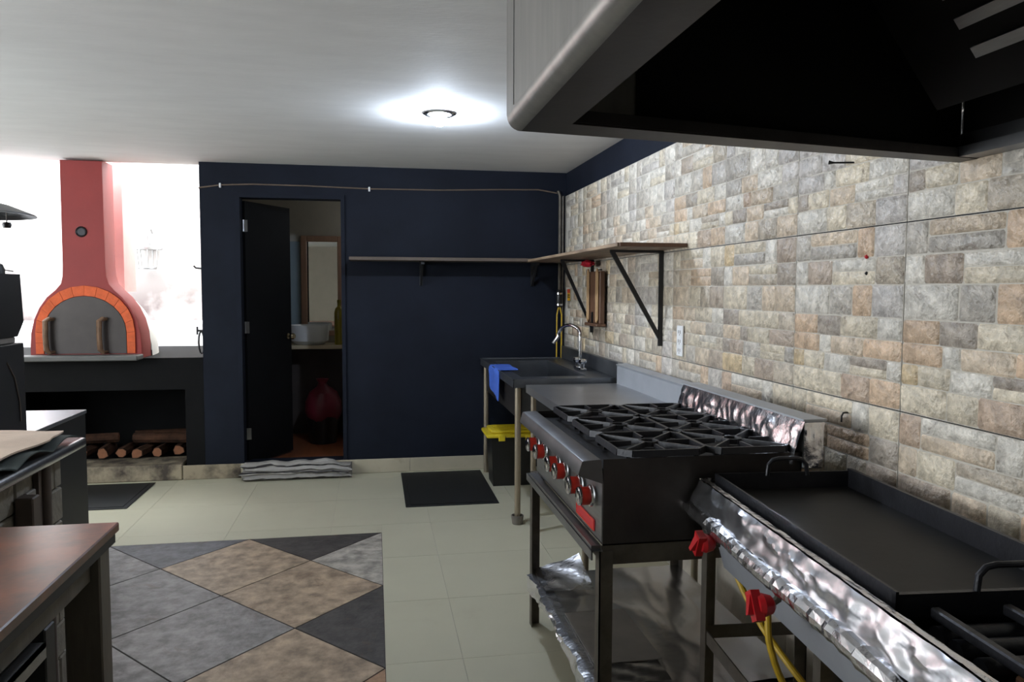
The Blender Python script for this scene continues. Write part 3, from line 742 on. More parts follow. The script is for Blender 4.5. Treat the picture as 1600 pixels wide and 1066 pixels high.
# ================================================================== STEEL WORK TABLE
t = thing('work_table', 'stainless work table with raised back between sink and stove', 'table', (1.19, 3.8, 0))
WX0, WX1, WY0, WY1, WZ = .888, 1.475, 3.205, 4.49, .88
bm = B(); box(bm, WX0, WX1, WY0, WY1, WZ-.004, WZ); box(bm, WX0, WX0+.004, WY0, WY1, WZ-.045, WZ-.004); box(bm, WX0, WX1, WY0, WY0+.004, WZ-.045, WZ-.004); box(bm, WX0, WX1, WY1-.004, WY1, WZ-.045, WZ-.004)
obj('table_top', bm, m_table, t)
bm = B(); box(bm, WX1-.02, WX1, WY0, WY1, WZ, .995); prism(bm, [(WX1-.02, WY0, .985), (WX1-.028, WY0, .998), (XW-.012, WY0, 1.004), (XW-.012, WY0, .994)], (0, WY1-WY0, 0))
obj('back_guard', bm, m_guard, t)
bm = B(); surf(bm, 6, 10, lambda u, v: (WX1-.0225-.003*rnd.random()-.002, 3.21+.12*u, .895+.1*v)); obj('foil_patch', bm, m_foil, t, None)
for lx, ly in ((.92, 4.42), (.92, 3.26), (1.44, 4.42), (1.44, 3.26)): obj('leg', tube(B(), [(lx, ly, 0), (lx, ly, WZ-.045)], .016, 12), m_pipe, t)

# ================================================================== SIX BURNER STOVE
t = thing('gas_stove', 'six burner steel gas stove with red knobs on an iron stand', 'stove', (.98, 2.62, 0))
VX0, VX1, VY0, VY1 = .662, 1.30, 2.158, 3.085
bm = B()
box(bm, VX0, VX1, VY0, VY0+.004, .69, .95); box(bm, VX0, VX1, VY1-.004, VY1, .69, .95); box(bm, VX1-.004, VX1, VY0, VY1, .69, .95); box(bm, VX0, VX1, VY0, VY1, .69, .694)
body = obj('body', bm, m_dsteel, t)
obj('cooktop', box(B(), VX0, VX1-.004, VY0+.004, VY1-.004, .915, .922), m_iron, t, label='black greasy cooktop under the grates')
bm = B(); prof = [(.655, .950), (.597, .947), (.584, .904), (.662, .876)]
prism(bm, [(x, VY0, z) for x, z in prof], (0, VY1-VY0, 0))
bmesh.ops.bevel(bm, geom=[e_ for e_ in bm.edges if abs((e_.verts[0].co-e_.verts[1].co).y) > .5], offset=.004, segments=2, affect='EDGES', profile=.5)
obj('front_nose', bm, m_steel_h, t)
cp = obj('control_panel', box(B(), VX0-.004, VX0, VY0, VY1, .70, .878), m_steel, t)
bm = B(); box(bm, .628, VX0, VY0-.002, VY1+.06, .672, .676); box(bm, .626, .631, VY0-.002, VY1+.06, .648, .676); box(bm, .630, .660, VY0+.01, VY1, .676, .688)
obj('drip_tray', bm, m_steel_h, t)
bp_ = obj('badge', box(B(), VX0-.008, VX0-.0045, 2.225, 2.435, .712, .748, .0015), m_badge, t, label='red maker plate on the control panel')
bm = B()
for a, b_, c, d_ in ((2.228, 2.432, .7135, .7165), (2.228, 2.432, .7435, .7465), (2.228, 2.231, .7165, .7435), (2.429, 2.432, .7165, .7435)): box(bm, VX0-.0095, VX0-.008, a, b_, c, d_)
obj('badge_border', bm, m_stred, bp_)
for ky in (3.03, 2.885, 2.672, 2.56, 2.366, 2.234):
    kz = .822
    kb = obj('knob', lathe(B(), [(.0, 0), (.025, 0), (.0275, .004), (.0275, .034), (.025, .040), (0, .040)], (VX0-.056, ky, kz), (1, 0, 0), 22), m_redk, t)
    obj('knob_face', lathe(B(), [(0, -.003), (.021, -.003), (.0275, .0), (.029, .004), (.0285, .007), (.0275, .007)], (VX0-.057, ky, kz), (1, 0, 0), 22), m_chrome, kb)
    obj('knob_bezel', lathe(B(), [(.0275, -.004), (.0325, -.002), (.034, .004), (.031, .009), (.012, .009), (.012, .016)], (VX0-.020, ky, kz), (1, 0, 0), 22), m_chrome, kb)
def grate_bm(cx, cy, hx, hy):
    bm = B(); zt = .972; w = .0055
    def bar(p, q, h0, h1, w=w):
        p = Vector(p); q = Vector(q); dd = (q-p).normalized(); nn = Vector((-dd.y, dd.x, 0))*w
        vs_ = [bm.verts.new((pp+s*nn*k+Vector((0, 0, z)))) for pp, hh in ((p, h0), (q, h1)) for (s, z, k) in ((-1, zt-hh, 1), (1, zt-hh, 1), (1, zt, .6), (-1, zt, .6))]
        for f in ((0, 1, 2, 3), (7, 6, 5, 4), (0, 4, 5, 1), (1, 5, 6, 2), (2, 6, 7, 3), (3, 7, 4, 0)): bm.faces.new([vs_[k] for k in f])
    c = .035
    fr = [(-hx+c, -hy), (hx-c, -hy), (hx, -hy+c), (hx, hy-c), (hx-c, hy), (-hx+c, hy), (-hx, hy-c), (-hx, -hy+c)]
    fr = [(cx+a, cy+b_, 0) for a, b_ in fr]
    for k in range(8): bar(fr[k], fr[(k+1) % 8], .020, .020)
    for sx, sy in ((1, 1), (1, -1), (-1, 1), (-1, -1)):
        bar((cx+sx*(hx-c*.5), cy+sy*(hy-c*.5), 0), (cx+sx*.022, cy+sy*.022, 0), .022, .016, .006)
    for sx, sy in ((1, 0), (-1, 0), (0, 1), (0, -1)):
        bar((cx+sx*hx, cy+sy*hy, 0), (cx+sx*.06, cy+sy*.06, 0), .022, .014)
    for k in range(8):
        a, a2 = k*math.pi/4, (k+1)*math.pi/4
        bar((cx+.03*math.cos(a), cy+.03*math.sin(a), 0), (cx+.03*math.cos(a2), cy+.03*math.sin(a2), 0), .016, .016)
    for sx, sy in ((1, 1), (1, -1), (-1, 1), (-1, -1)):
        box(bm, cx+sx*(hx-.03)-.006, cx+sx*(hx-.03)+.006, cy+sy*(hy-.03)-.006, cy+sy*(hy-.03)+.006, .922, zt-.02)
    return bm
for gx in (.858, 1.142):
    for gy in (2.312, 2.617, 2.922):
        obj('grate', grate_bm(gx, gy, .139, .147), m_iron, t)
        bm = B(); lathe(bm, [(0, .922), (.06, .922), (.055, .936), (.04, .945), (.036, .952), (0, .953)], (gx, gy, 0), seg=18); obj('burner_head', bm, m_iron, t)
# back guard wrapped in foil
bm = B(); box(bm, 1.301, 1.362, VY0-.01, VY1, .90, .904); box(bm, 1.301, 1.304, VY0-.01, VY1, .90, 1.048); box(bm, 1.296, 1.375, VY0-.012, VY1+.02, 1.048, 1.054); box(bm, 1.302, 1.362, VY0-.010, VY0-.007, .90, 1.048)
bg = obj('back_guard', bm, m_guard, t)
bm = B(); rr = random.Random(3)
def crs(u, v, k=1.):
    a_ = 1-abs(nz3((u*8*k+v*1.6, v*1.4, 1.3))); b_ = 1-abs(nz3((u*21*k-v*1.5, v*3.5, 5.5)))
    return .6*a_**3+.4*b_**3
def fo(u, v):
    z = 1.052-.135*v+(.015*nz3((u*30, 1, 1)) if v > .95 else 0)
    return (1.299-.013*crs(u, v)*min(1, v*4)-.030*v-.008*v*math.sin(u*9), VY1-(VY1-VY0+.015)*u, z)
surf(bm, 110, 12, fo); obj('foil_cover', bm, m_foil, bg, 22, label='crumpled foil over the back guard')
bm = B(); surf(bm, 8, 9, lambda u, v: (1.295+.068*u, VY0-.013-.008*crs(u*.2, v), 1.045-.14*v)); obj('foil_end', bm, m_foil, bg, 22)
# stand
def angle_leg(x, y, sx, sy, h):
    bm = B(); box(bm, min(x, x+sx*.042), max(x, x+sx*.042), min(y, y+sy*.004), max(y, y+sy*.004), 0, h); box(bm, min(x, x+sx*.004), max(x, x+sx*.004), min(y, y+sy*.042), max(y, y+sy*.042), 0, h)
    return bm
LY0, LY1 = VY0-.002, 3.19
for x, y, sx, sy in ((.652, LY0, 1, 1), (.652, LY1, 1, -1), (1.335, LY0, -1, 1), (1.335, LY1, -1, -1)): obj('leg', angle_leg(x, y, sx, sy, .672), m_frame, t)
bm = B(); box(bm, .658, 1.329, LY0+.005, LY0+.009, .63, .689); box(bm, .658, 1.329, LY1-.009, LY1-.005, .63, .672); box(bm, 1.326, 1.330, LY0+.006, LY1-.006, .63, .689); box(bm, .657, .661, LY0+.006, LY1-.006, .64, .671); box(bm, .661, 1.326, VY1+.002, LY1-.01, .660, .672)
obj('top_frame', bm, m_frame, t)
bm = B(); box(bm, .661, 1.329, LY0+.009, LY1-.009, .215, .219); box(bm, .657, .661, LY0+.006, LY1-.006, .18, .219); box(bm, .661, 1.329, LY0+.005, LY0+.009, .18, .219); box(bm, .661, 1.329, LY1-.009, LY1-.005, .18, .219)
sh = obj('lower_shelf', bm, m_dsteel, t)
rr = random.Random(11)
bm = B(); surf(bm, 50, 60, lambda u, v: (.665+.66*u, LY0+.01+(LY1-LY0-.02)*v, .2215+.008*crs(u*.45, v*1.3))); obj('foil_liner', bm, m_foil_s, sh, 22, label='creased foil lining the lower shelf')
bm = B()
def flap(u, v):
    y = LY0+.05+(LY1-LY0-.09)*v; a = u*1.0
    if a < .5: x, z = .70-.11*a, .236+.003*rr.random()
    else: x, z = .645-.01*rr.random()-.006*math.sin(v*20), .232-(a-.5)*(.09+.05*math.sin(v*7+1))
    return (x+.004*rr.uniform(-1, 1), y, z)
surf(bm, 8, 40, flap); obj('foil_flap', bm, m_foil, sh, 22, label='torn foil hanging off the shelf front')
bm = B(); surf(bm, 10, 12, lambda u, v: (.665+.2*u, 2.93+.24*v, .238+.06*u*v+.012*crs(u*.3, v))); obj('foil_fold', bm, m_foil, sh, 22)
tag(obj('baking_sheet', box(B(), .69, .92, 2.32, 2.72, .2405, .2435), m_card), 'loose dark grey sheet lying on the foil shelf under the stove', 'sheet')
bm = B(); surf(bm, 8, 8, lambda u, v: (.70+.2*u, 2.19+.12*v, .239+.010*crs(u*.3, v)), .002); tag(obj('foil_scrap', bm, m_foil_s, None, 22), 'scrap of crumpled foil at the shelf end under the stove', 'foil')

# ================================================================== GRIDDLE STAND
gr = thing('griddle_stand', 'foil wrapped griddle stand with red gas valves', 'griddle', (.992, 2.128, 0), R(-4.37))
def G(name, bm, mat, parent=gr, smooth=35, **k): return obj(name, bm, mat, parent, smooth, local=True, **k)
# local frame: x towards the wall, y negative towards the room front
bm = B(); box(bm, -.03, .43, -1.30, -.004, .81, .814); box(bm, -.032, -.028, -1.30, -.004, .795, .875); box(bm, .43, .434, -1.30, -.004, .795, .875); box(bm, -.03, .43, -.006, -.002, .795, .875); box(bm, -.03, .43, -1.302, -1.298, .795, .875)
G('top_frame', bm, m_frame)
rr = random.Random(5)
bm = B()
def crz(u, v, k=1.):
    # sharp creases: ridged noise stretched across the sheet
    a_ = 1-abs(nz3((u*9*k, v*1.2, 3.1))); b_ = 1-abs(nz3((u*23*k+v*2.5, v*3, 8.7)))
    return .65*a_**3+.35*b_**3
def ff(u, v):
    z = .884-.066*v
    x = -.036-.028*v-.010*crz(u, v)*min(1, .15+v*2.2)*(1.2-v)-.004*nz3((u*22, v*2, 0))
    return (x, .004-1.30*u, z+.003*nz3((u*40, v*3, 5))*(1 if v > .05 else 0))
surf(bm, 150, 12, ff); G('foil_front', bm, m_foil_s, smooth=22, label='creased foil over the front rail')
bm = B(); surf(bm, 120, 4, lambda u, v: (-.034+.016*v, .004-1.30*u, .885+.003*crz(u*2, v))); G('foil_top', bm, m_foil, smooth=22)
bm = B(); surf(bm, 8, 10, lambda u, v: (-.036+.05*u, .006+.006*crz(u*.2, v), .886-.08*v)); G('foil_corner', bm, m_foil, smooth=22)
# gas rail wrapped in foil
bm = B(); n = 64; rings = []
for i in range(n+1):
    y = .022-1.33*(i+(rr.uniform(-.35, .35) if 0 < i < n else 0))/n; r_ = .0185+.0035*rr.random()+.006*abs(nz3((i*.37, 1, 4))); z = .801+.003*math.sin(i*.2)
    if i < 5: r_ *= .6+.08*i
    rings.append([bm.verts.new((-.072+r_*math.cos(2*math.pi*k/11)*(1+.07*rr.uniform(-1, 1)), y, z+r_*math.sin(2*math.pi*k/11)*(1+.07*rr.uniform(-1, 1)))) for k in range(11)])
for a, b_ in zip(rings, rings[1:]):
    for k in range(11): bm.faces.new((a[k], a[(k+1) % 11], b_[(k+1) % 11], b_[k]))
bm.faces.new(rings[0]); bm.faces.new(rings[-1][::-1])
G('gas_rail', bm, m_foil, smooth=None, label='gas rail wrapped in crumpled foil')
for vy, rot, vz in ((-.235, 20, .770), (-.600, -35, .752), (-1.10, 10, .770)):
    bm = B(); tube(bm, [(-.066, vy, .80), (-.07, vy, .765), (-.09, vy+.002, vz)], .009, 8)
    va = G('valve', bm, m_frame)
    bm = B(); prism(bm, [(-.022, -.012, -.034), (-.022, .012, -.034), (-.022, .016, .03), (-.022, -.016, .03)], (.018, 0, 0)); lathe(bm, [(0, -.012), (.022, -.010), (.026, 0), (.02, .018), (.012, .024), (0, .024)], (0, 0, 0), (1, 0, 0), 14)
    prism(bm, [(-.034, -.006, -.02), (-.034, .006, -.02), (-.020, .012, .03), (-.020, -.012, .03)], (.016, 0, 0))
    bmesh.ops.rotate(bm, verts=bm.verts, cent=(0, 0, 0), matrix=Matrix.Rotation(R(rot), 3, 'X'))
    bmesh.ops.scale(bm, verts=bm.verts, vec=(1.15, 1.15, 1.0)); bmesh.ops.translate(bm, verts=bm.verts, vec=(-.105, vy+.004, vz))
    G('valve_handle', bm, m_redv, va, 30, label='red valve handle')
bm = B(); prism(bm, [(-.020, -.055, .775), (-.016, -.055, .775), (.024, -.055, .635), (.020, -.055, .635)], (0, -1.22, 0)); G('apron_panel', bm, m_apron)
for lx, ly, sx, sy in ((-.03, -.006, 1, -1), (.434, -.006, -1, -1), (-.03, -1.296, 1, 1), (.434, -1.296, -1, 1)): G('leg', angle_leg(lx, ly, sx, sy, .80), m_frame)
G('middle_leg', box(B(), .035, .065, -.60, -.565, 0, .80), m_frame)
bm = B(); box(bm, -.026, -.022, -1.29, -.01, .40, .44); box(bm, .43, .434, -1.29, -.01, .40, .44); box(bm, -.026, .43, -.012, -.008, .40, .44); G('lower_rail', bm, m_frame)
for k, pts in enumerate(([(.05, .0-.02, .70), (.06, -.06, .60), (.09, -.17, .50), (.12, -.30, .44), (.22, -.45, .30), (.36, -.50, .10), (.38, -.52, .012)], [(.05, -.28, .70), (.05, -.29, .60), (.045, -.31, .53), (.06, -.33, .46), (.14, -.37, .28), (.25, -.38, .10), (.27, -.39, .012)], [(.08, -.66, .66), (.09, -.67, .50), (.09, -.67, .25), (.09, -.68, .015)])):
    q = []
    for i in range(len(pts)-1):
        for s_ in range(4): q.append(Vector(pts[i]).lerp(Vector(pts[i+1]), s_/4))
    q.append(Vector(pts[-1])); q = [q[0]]+[(q[i-1]+q[i]*2+q[i+1])/4 for i in range(1, len(q)-1)]+[q[-1]]
    G('gas_hose', tube(B(), q, .009, 10), m_hose, label='yellow gas hose')
# iron plate lying on the stand
gp = thing('griddle_plate', 'black iron griddle tray with raised rim and loop handles', 'griddle tray', (.992, 2.128, .8145), R(-4.37))
def T(name, bm, mat=m_plate, smooth=35, **k):
    bmesh.ops.translate(bm, verts=bm.verts, vec=(0, 0, -.8145)); return obj(name, bm, mat, gp, smooth, local=True, **k)
TX0, TX1, TY0, TY1 = .004, .432, -.915, -.008
bm = B(); box(bm, TX0, TX1, TY0, TY1, .850, .856); box(bm, .05, .38, -.88, -.04, .8146, .850); T('plate', bm)
bm = B(); box(bm, TX0, TX0+.006, TY0, TY1, .856, .905); box(bm, TX1-.012, TX1, TY0, TY1, .856, .912); box(bm, TX0, TX1, TY1-.006, TY1, .856, .905); box(bm, TX0, TX1, TY0, TY0+.012, .856, .900); T('rim', bm, m_iron)
for y, sg in ((TY1-.004, 1), (TY0+.006, -1)):
    bm = B(); tube(bm, [(.165, y, .895), (.168, y, .928), (.182, y, .943), (.20, y, .947), (.255, y, .947), (.273, y, .943), (.287, y, .928), (.29, y, .895)], .0065, 10); T('loop_handle', bm, m_iron)
# burners on the near end of the stand
nb = thing('iron_burner', 'black cast iron pipe burner and grate beside the griddle tray', 'burner', (.992, 2.128, .8145), R(-4.37))
def N_(name, bm, mat=m_iron, **k):
    bmesh.ops.translate(bm, verts=bm.verts, vec=(0, 0, -.8145)); return obj(name, bm, mat, nb, 35, local=True, **k)
for k, y in enumerate((-.965, -1.015, -1.075)):
    N_('burner_pipe', tube(B(), [(.05, y, .838), (.425, y, .838)], .023-.002*k, 12))
for x in (.06, .20, .34): N_('grate_bar', box(B(), x, x+.018, -1.29, -.93, .862, .882, .003))
N_('brick_chip', box(B(), .07, .135, -1.22, -1.12, .8150, .855, .006), m_firebit, label='brown fire brick chip')
N_('brick_chip', box(B(), .24, .32, -1.25, -1.14, .8150, .85, .006), m_firebit)

# ================================================================== EXTRACTION HOOD
hd = thing('extractor_hood', 'large steel extraction hood with rounded lower edge hanging over the stoves', 'hood', (.9, .6, 1.79))
HXf, HXb, HYn = .292, 1.518, -.9
def hy(x): return 1.712+(x-HXf)/(HXb-HXf)*.10          # far side runs slightly askew
bm = B()
prism(bm, [(HXf, hy(HXf), 1.835), (HXf, HYn, 1.835), (HXf, HYn, ZC-.002), (HXf, hy(HXf), ZC-.002)], (.003, 0, 0))
obj('front_sheet', bm, m_hood, hd)
bm = B(); prism(bm, [(HXf-.0015, hy(HXf)-.085, 1.84), (HXf-.0015, hy(HXf)-.09, 1.84), (HXf-.0015, hy(HXf)-.09, ZC-.002), (HXf-.0015, hy(HXf)-.085, ZC-.002)], (.0015, 0, 0)); obj('seam_strip', bm, m_steel, hd)
bm = B(); prism(bm, [(HXf, hy(HXf), 1.835), (HXb, hy(HXb), 1.81), (HXb, hy(HXb), ZC-.002), (HXf, hy(HXf), ZC-.002)], (0, -.003, 0)); obj('end_sheet', bm, m_hood, hd)
bm = B(); prism(bm, [(HXf, HYn, 1.835), (HXb, HYn, 1.81), (HXb, HYn, ZC-.002), (HXf, HYn, ZC-.002)], (0, .003, 0)); obj('end_sheet', bm, m_hood, hd)
# rolled lower edge
tr = .032
obj('rolled_edge', tube(B(), [(HXf+tr, hy(HXf)-.004, 1.802+tr), (HXf+tr, HYn, 1.802+tr)], tr, 24), m_hood, hd)
bm = B(); box(bm, HXf+tr, HXf+.125, HYn, hy(HXf)-.008, 1.802, 1.806); box(bm, HXf+.121, HXf+.125, HYn, hy(HXf)-.03, 1.806, 1.835)
obj('front_lip', bm, m_dsteel, hd)
bm = B(); prism(bm, [(HXf+.03, hy(HXf)-.001, 1.803), (HXb, hy(HXb), 1.788), (HXb, hy(HXb)-.062, 1.788), (HXf+.03, hy(HXf)-.11, 1.803)], (0, 0, .004))
prism(bm, [(HXf+.03, hy(HXf)-.001, 1.806), (HXb, hy(HXb), 1.791), (HXb, hy(HXb), 1.835), (HXf+.03, hy(HXf)-.001, 1.84)], (0, -.004, 0))
prism(bm, [(HXf+.11, hy(HXf)-.106, 1.806), (HXb, hy(HXb)-.06, 1.791), (HXb, hy(HXb)-.06, 1.812), (HXf+.11, hy(HXf)-.106, 1.832)], (0, .003, 0))
obj('end_lip', bm, m_dsteel, hd)
bm = B(); box(bm, HXb-.055, HXb, HYn, hy(HXb)-.01, 1.79, 1.794); box(bm, HXb-.058, HXb-.054, HYn, hy(HXb)-.06, 1.79, 1.815); box(bm, HXb-.004, HXb, HYn, hy(HXb), 1.794, 1.86)
obj('wall_gutter', bm, m_steel_h, hd)
bm = B(); box(bm, HXf+.122, HXf+.126, HYn, hy(HXf)-.03, 1.835, ZC-.01); box(bm, HXb-.008, HXb-.004, HYn, hy(HXb)-.02, 1.86, ZC-.01); box(bm, HXf+.01, HXb-.008, HYn, hy(HXf)-.03, ZC-.01, ZC-.004)
obj('inner_lining', bm, m_hood_in, hd)
FXa, FZa, FXb, FZb = .925, 2.31, 1.262, 1.86          # steep filter bank, upper and lower edge
ln = math.hypot(FXb-FXa, FZb-FZa); ux, uz = (FXb-FXa)/ln, (FZb-FZa)/ln; off = Vector((uz, 0, -ux))
bm = B(); prism(bm, [(FXa, 1.58, FZa), (FXb, 1.58, FZb), (FXb, HYn+.1, FZb), (FXa, HYn+.1, FZa)], tuple(-off*.01)); obj('filter_bank', bm, m_hood_in, hd)
k = 0; s0 = ln-.085
while s0 > .03:
    p0 = Vector((FXa+ux*s0, -.6, FZa+uz*s0)); p1 = Vector((FXa+ux*(s0-.024), -.6, FZa+uz*(s0-.024)))
    obj('filter_slat', prism(B(), [p0+off*.004, p1+off*.004, p1+off*.012, p0+off*.012], (0, 2.0, 0)), m_steel, hd); s0 -= .067
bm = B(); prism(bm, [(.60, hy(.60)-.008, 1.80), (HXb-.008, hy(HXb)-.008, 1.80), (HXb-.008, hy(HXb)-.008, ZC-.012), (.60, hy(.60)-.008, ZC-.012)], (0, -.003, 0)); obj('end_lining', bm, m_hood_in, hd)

# ================================================================== LEFT SIDE BENCHES
t = thing('wooden_workbench', 'reddish brown topped workbench with grey timber legs', 'table', (-1.3, 1.3, 0))
obj('bench_top', box(B(), -2.3, -.652, .35, 2.088, .826, .85, .003), m_copper, t)
obj('edge_strip', box(B(), -2.29, -.66, .36, 2.08, .80, .826), m_benchblk, t)
for lx, ly in ((-.752, 1.985), (-.752, .38), (-2.25, 1.985), (-2.25, .38)):
    obj('leg', box(B(), lx, lx+.085, ly, ly+.07, 0, .80, .004), m_benchgrey, t)
bm = B(); box(bm, -2.2, -.75, 2.01, 2.045, .70, .80); obj('end_apron', bm, m_benchgrey, t)
obj('side_apron', box(B(), -.715, -.69, .45, 1.985, .735, .80), m_benchgrey, t)
obj('middle_post', box(B(), -.745, -.685, 1.71, 1.76, 0, .735, .003), m_benchblk, t)
bm = B(); box(bm, -.72, -.672, .45, 1.68, .712, .722); box(bm, -.676, -.672, .45, 1.68, .69, .722); obj('metal_runner', bm, m_steel, t)
obj('lower_board', box(B(), -2.2, -.70, .45, 1.70, .12, .145), m_benchgrey, t)
obj('back_board', box(B(), -1.0, -.98, .45, 2.0, .145, .735), m_benchgrey, t)

t = thing('stone_counter', 'steel topped counter on a grey stone block base', 'counter', (-1.6, 2.6, 0))
obj('core', box(B(), -2.35, -1.14, 2.16, 2.985, 0, .862), m_dgrout, t)
obj('counter_top', box(B(), -2.4, -1.055, 2.11, 3.055, .862, .90, .014, 3), m_ctop, t)
z = 0.004; k = 0
while z < .85:
    h = min(.122, .858-z); y = 2.16+(.0 if k % 2 else -.14)
    while y < 2.985:
        y1 = min(y+.30, 2.985); y0_ = max(y, 2.16)
        if y1-y0_ > .03: obj('stone_block', box(B(), -1.14, -1.118-rnd.uniform(0, .006), y0_+.003, y1-.003, z+.003, z+h-.003, .005), m_block, t)
        y += .30
    x = -1.14
    if True:
        while x > -2.3:
            obj('stone_block', box(B(), max(x-.3, -2.35)+.003, x-.003, 2.985, 3.003, z+.003, z+h-.003, .005), m_block, t); x -= .3
    z += h; k += 1
bm = B(); tube(bm, [(-1.098, 2.785, 0), (-1.098, 2.785, .86)], .019, 12); box(bm, -1.117, -1.10, 2.74, 2.765, 0, .86); tag(obj('conduit_pipe', bm, m_conduit), 'brown conduit running up the grey stone counter', 'conduit')
t = thing('counter_outlet', 'grey outlet box with pale plate on the stone counter side', 'outlet', (-1.11, 2.66, .7))
obj('box', box(B(), -1.117, -1.062, 2.60, 2.655, .66, .79, .004), m_conduit, t); obj('face_plate', box(B(), -1.117, -1.104, 2.662, 2.73, .675, .79, .003), m_card, t)
# folded cloths
bm = B()
def cl(u, v):
    x = -1.75+.685*u-.10*abs(v-.5)*u; y = 2.50+.50*v
    return (x, y, .946+.028*math.sin(math.pi*min(1, v*1.1))*(.5+.5*(1-u))+.006*nz3((u*5, v*4, 0))-.012*u*u)
surf(bm, 22, 16, cl, .006); tag(obj('folded_cloth', bm, m_beige), 'pale beige cloth folded on top of the steel counter', 'cloth')
bm = B()
def cl2(u, v):
    x = -1.75+.69*u; y = 2.40+.58*v
    return (x, y, .906+.026*abs(math.sin(v*7+u*2))*(.55+.45*u)+.004*nz3((u*7, v*6, 4)))
surf(bm, 22, 24, cl2, .004); tag(obj('folded_cloth', bm, m_dkcloth), 'dark green cloth crumpled beneath the beige cloth', 'cloth')

t = thing('metal_topped_table', 'low black table with a bright polished metal top', 'table', (-2.0, 3.9, 0))
obj('table_top', box(B(), -2.5, -1.527, 3.32, 4.425, .78, .80, .002), m_gloss, t)
obj('side_panel', box(B(), -1.555, -1.53, 3.34, 4.41, 0, .78), m_blackmatte, t); obj('side_panel', box(B(), -2.49, -2.465, 3.34, 4.41, 0, .78), m_blackmatte, t); obj('back_panel', box(B(), -2.465, -1.555, 4.37, 4.41, 0, .78), m_blackmatte, t)
t = thing('black_cabinet', 'tall black box cabinet standing on the low metal topped table', 'cabinet', (-1.8, 3.6, .80))
obj('casing', box(B(), -2.05, -1.552, 3.40, 3.77, .801, 1.205, .004), m_blackmatte, t)
obj('cable', tube(B(), [(-1.551, 3.6, 1.13), (-1.549, 3.66, 1.06), (-1.549, 3.70, .95), (-1.549, 3.705, .86)], .004, 6), m_conduit, t)
t = thing('black_appliance', 'black appliance with slanted lower corner and domed top knob', 'appliance', (-1.8, 3.6, 1.206))
obj('foot_plate', box(B(), -2.03, -1.578, 3.42, 3.75, 1.206, 1.232, .003), m_card, t)
bm = B(); prism(bm, [(-2.04, 3.41, 1.233), (-1.572, 3.41, 1.233), (-1.545, 3.41, 1.30), (-1.553, 3.41, 1.51), (-2.04, 3.41, 1.53)], (0, .35, 0)); obj('housing', bm, m_blackmatte, t)
bm = B(); lathe(bm, [(.042, 1.505), (.042, 1.53), (.034, 1.552), (.015, 1.562), (0, 1.563)], (-1.64, 3.72, 0), seg=18); obj('top_knob', bm, m_blackmatte, t)
obj('wire', tube(B(), [(-1.61, 3.72, 1.53), (-1.57, 3.74, 1.522)], .003, 6), m_card, t)

t = thing('pendant_lamp', 'dark dish shaped pendant lamp with a pull chain', 'lamp', (-1.53, 3.2, ZC))
bm = B(); lathe(bm, [(.02, 1.80), (.06, 1.79), (.17, 1.762), (.255, 1.728), (.258, 1.722), (.25, 1.722), (.165, 1.752), (.06, 1.778), (0, 1.78)], (-1.53, 3.2, 0), seg=40); obj('dish', bm, m_steel_h, t)
bm = B(); lathe(bm, [(.20, 1.742), (.205, 1.735), (.195, 1.735), (.20, 1.742)], (-1.53, 3.2, 0), seg=40); obj('inner_ring', bm, m_bracket, t)
bm = B(); tube(bm, [(-1.53, 3.2, 1.79), (-1.53, 3.2, ZC-.001)], .008, 8); obj('stem', bm, m_bracket, t)
bm = B(); tube(bm, [(-1.36, 3.2, 1.752), (-1.36, 3.2, 1.695)], .002, 6); obj('pull_chain', bm, m_card, t)
bm = B(); lathe(bm, [(0, 1.697), (.014, 1.695), (.016, 1.685), (.013, 1.675), (0, 1.674)], (-1.36, 3.2, 0), seg=12); obj('pull_knob', bm, m_bracket, t)

# ================================================================== FLOOR THINGS
def rubber_mat(x0, x1, y0, y1, label):
    t = thing('floor_mat', label, 'mat', ((x0+x1)/2, (y0+y1)/2, 0))
    obj('pad', box(B(), x0+.035, x1-.035, y0+.035, y1-.035, .001, .009), m_rubber, t)
    bm = B()
    for a, b_, c, d_ in ((x0, x1, y0, y0+.035), (x0, x1, y1-.035, y1), (x0, x0+.035, y0+.035, y1-.035), (x1-.035, x1, y0+.035, y1-.035)): box(bm, a, b_, c, d_, .001, .006, .002)
    obj('border', bm, m_rubber, t)
rubber_mat(.192, .822, 5.065, 6.03, 'black rubber mat on the floor in front of the sink')
rubber_mat(-2.45, -1.618, 5.335, 6.02, 'black rubber mat on the floor below the firewood alcove')

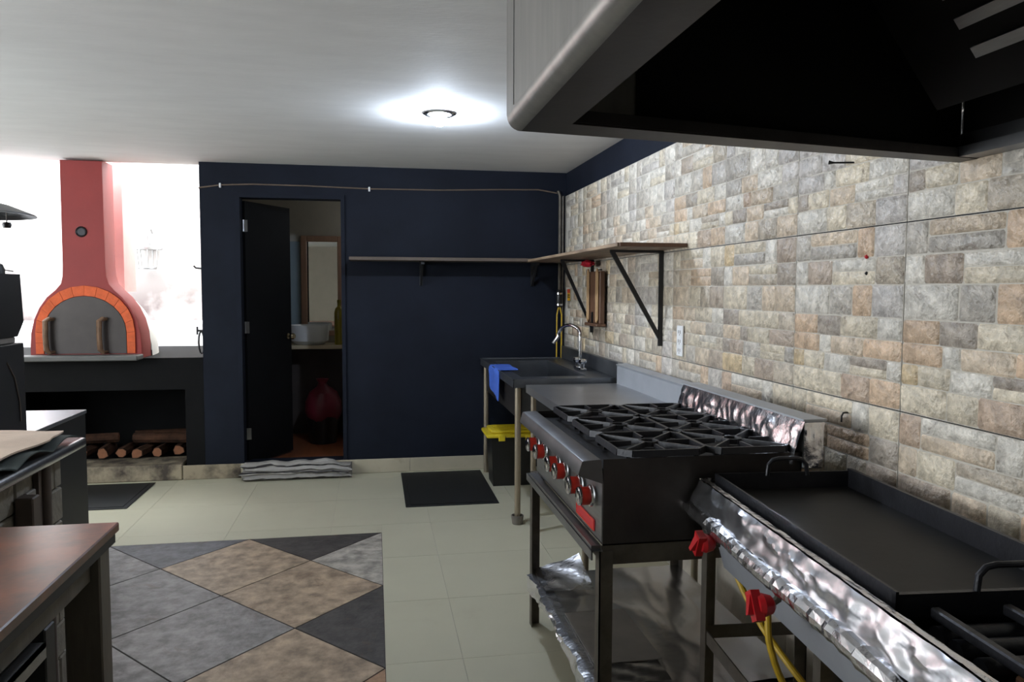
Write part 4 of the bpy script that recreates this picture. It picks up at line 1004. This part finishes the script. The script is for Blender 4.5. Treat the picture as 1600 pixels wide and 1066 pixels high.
# striped blanket bundled against the door step
bm = B(); NU, NV = 60, 44
prof = []
for s_ in range(NV+1):                    # folded layers stacked against the step, seen from the front
    a = s_/NV
    z = .012+.118*a; bulge = .028*abs(math.sin(a*math.pi*4.0)) if a < .8 else .012
    y = 5.955-bulge+.075*a
    prof.append((y, z))
prof += [(6.03+.035*k, .136-.002*k*k) for k in range(1, 4)]
cols_ = []; V = []
for i in range(NU+1):
    u = i/NU; x = -.995+.79*u; colr = []
    for j, (y, z) in enumerate(prof):
        a = j/(len(prof)-1)
        w = nz3((u*6, a*5, 1)); w2 = nz3((u*14, a*9, 6))
        k_ = (1-.25*max(0, u-.85)/.15)
        z2 = max(.003, z*(.94+.14*nz3((u*4, 2, 9)))+.010*w*min(1, a*4)+.004*w2)*k_
        y2 = y+.018*w+.006*w2
        if y2 > YB-.02 and z2 < .12: y2 = YB-.02
        colr.append(bm.verts.new((x+.012*w2+(.02*math.sin(a*14) if u > .97 or u < .03 else 0), y2, z2)))
        st = (j+2.2*nz3((u*2.2, 3, 3))) % 17.0
        base = (176, 172, 166)
        cols_.append(s2l((44, 40, 42)) if st < 3.6 else s2l(tuple(int(b_*(.92+.1*w)) for b_ in (base if st < 11 else (196, 192, 186)))))
    V.append(colr)
for i in range(NU):
    for j in range(len(prof)-1): bm.faces.new((V[i][j], V[i+1][j], V[i+1][j+1], V[i][j+1]))
# back, bottom and ends close the bundle
bk = [[bm.verts.new((v.co.x, 6.078, zz)) for zz in (.10, .003)]+[bm.verts.new((v.co.x, 5.965, .002))] for v in [V[i][-1] for i in range(NU+1)]]
cols_ += [s2l((130, 126, 120))]*(3*(NU+1))
for i in range(NU):
    ch = [V[i][-1]]+bk[i]+[V[i][0]]; ch2 = [V[i+1][-1]]+bk[i+1]+[V[i+1][0]]
    for a in range(4): bm.faces.new((ch[a], ch2[a], ch2[a+1], ch[a+1]))
for i in (0, NU): bm.faces.new(V[i]+bk[i])
ru = obj('striped_blanket', bm, m_blanket, None, 60); tint(ru, cols_)
tag(ru, 'folded grey blanket with dark stripes bundled at the door step', 'blanket')
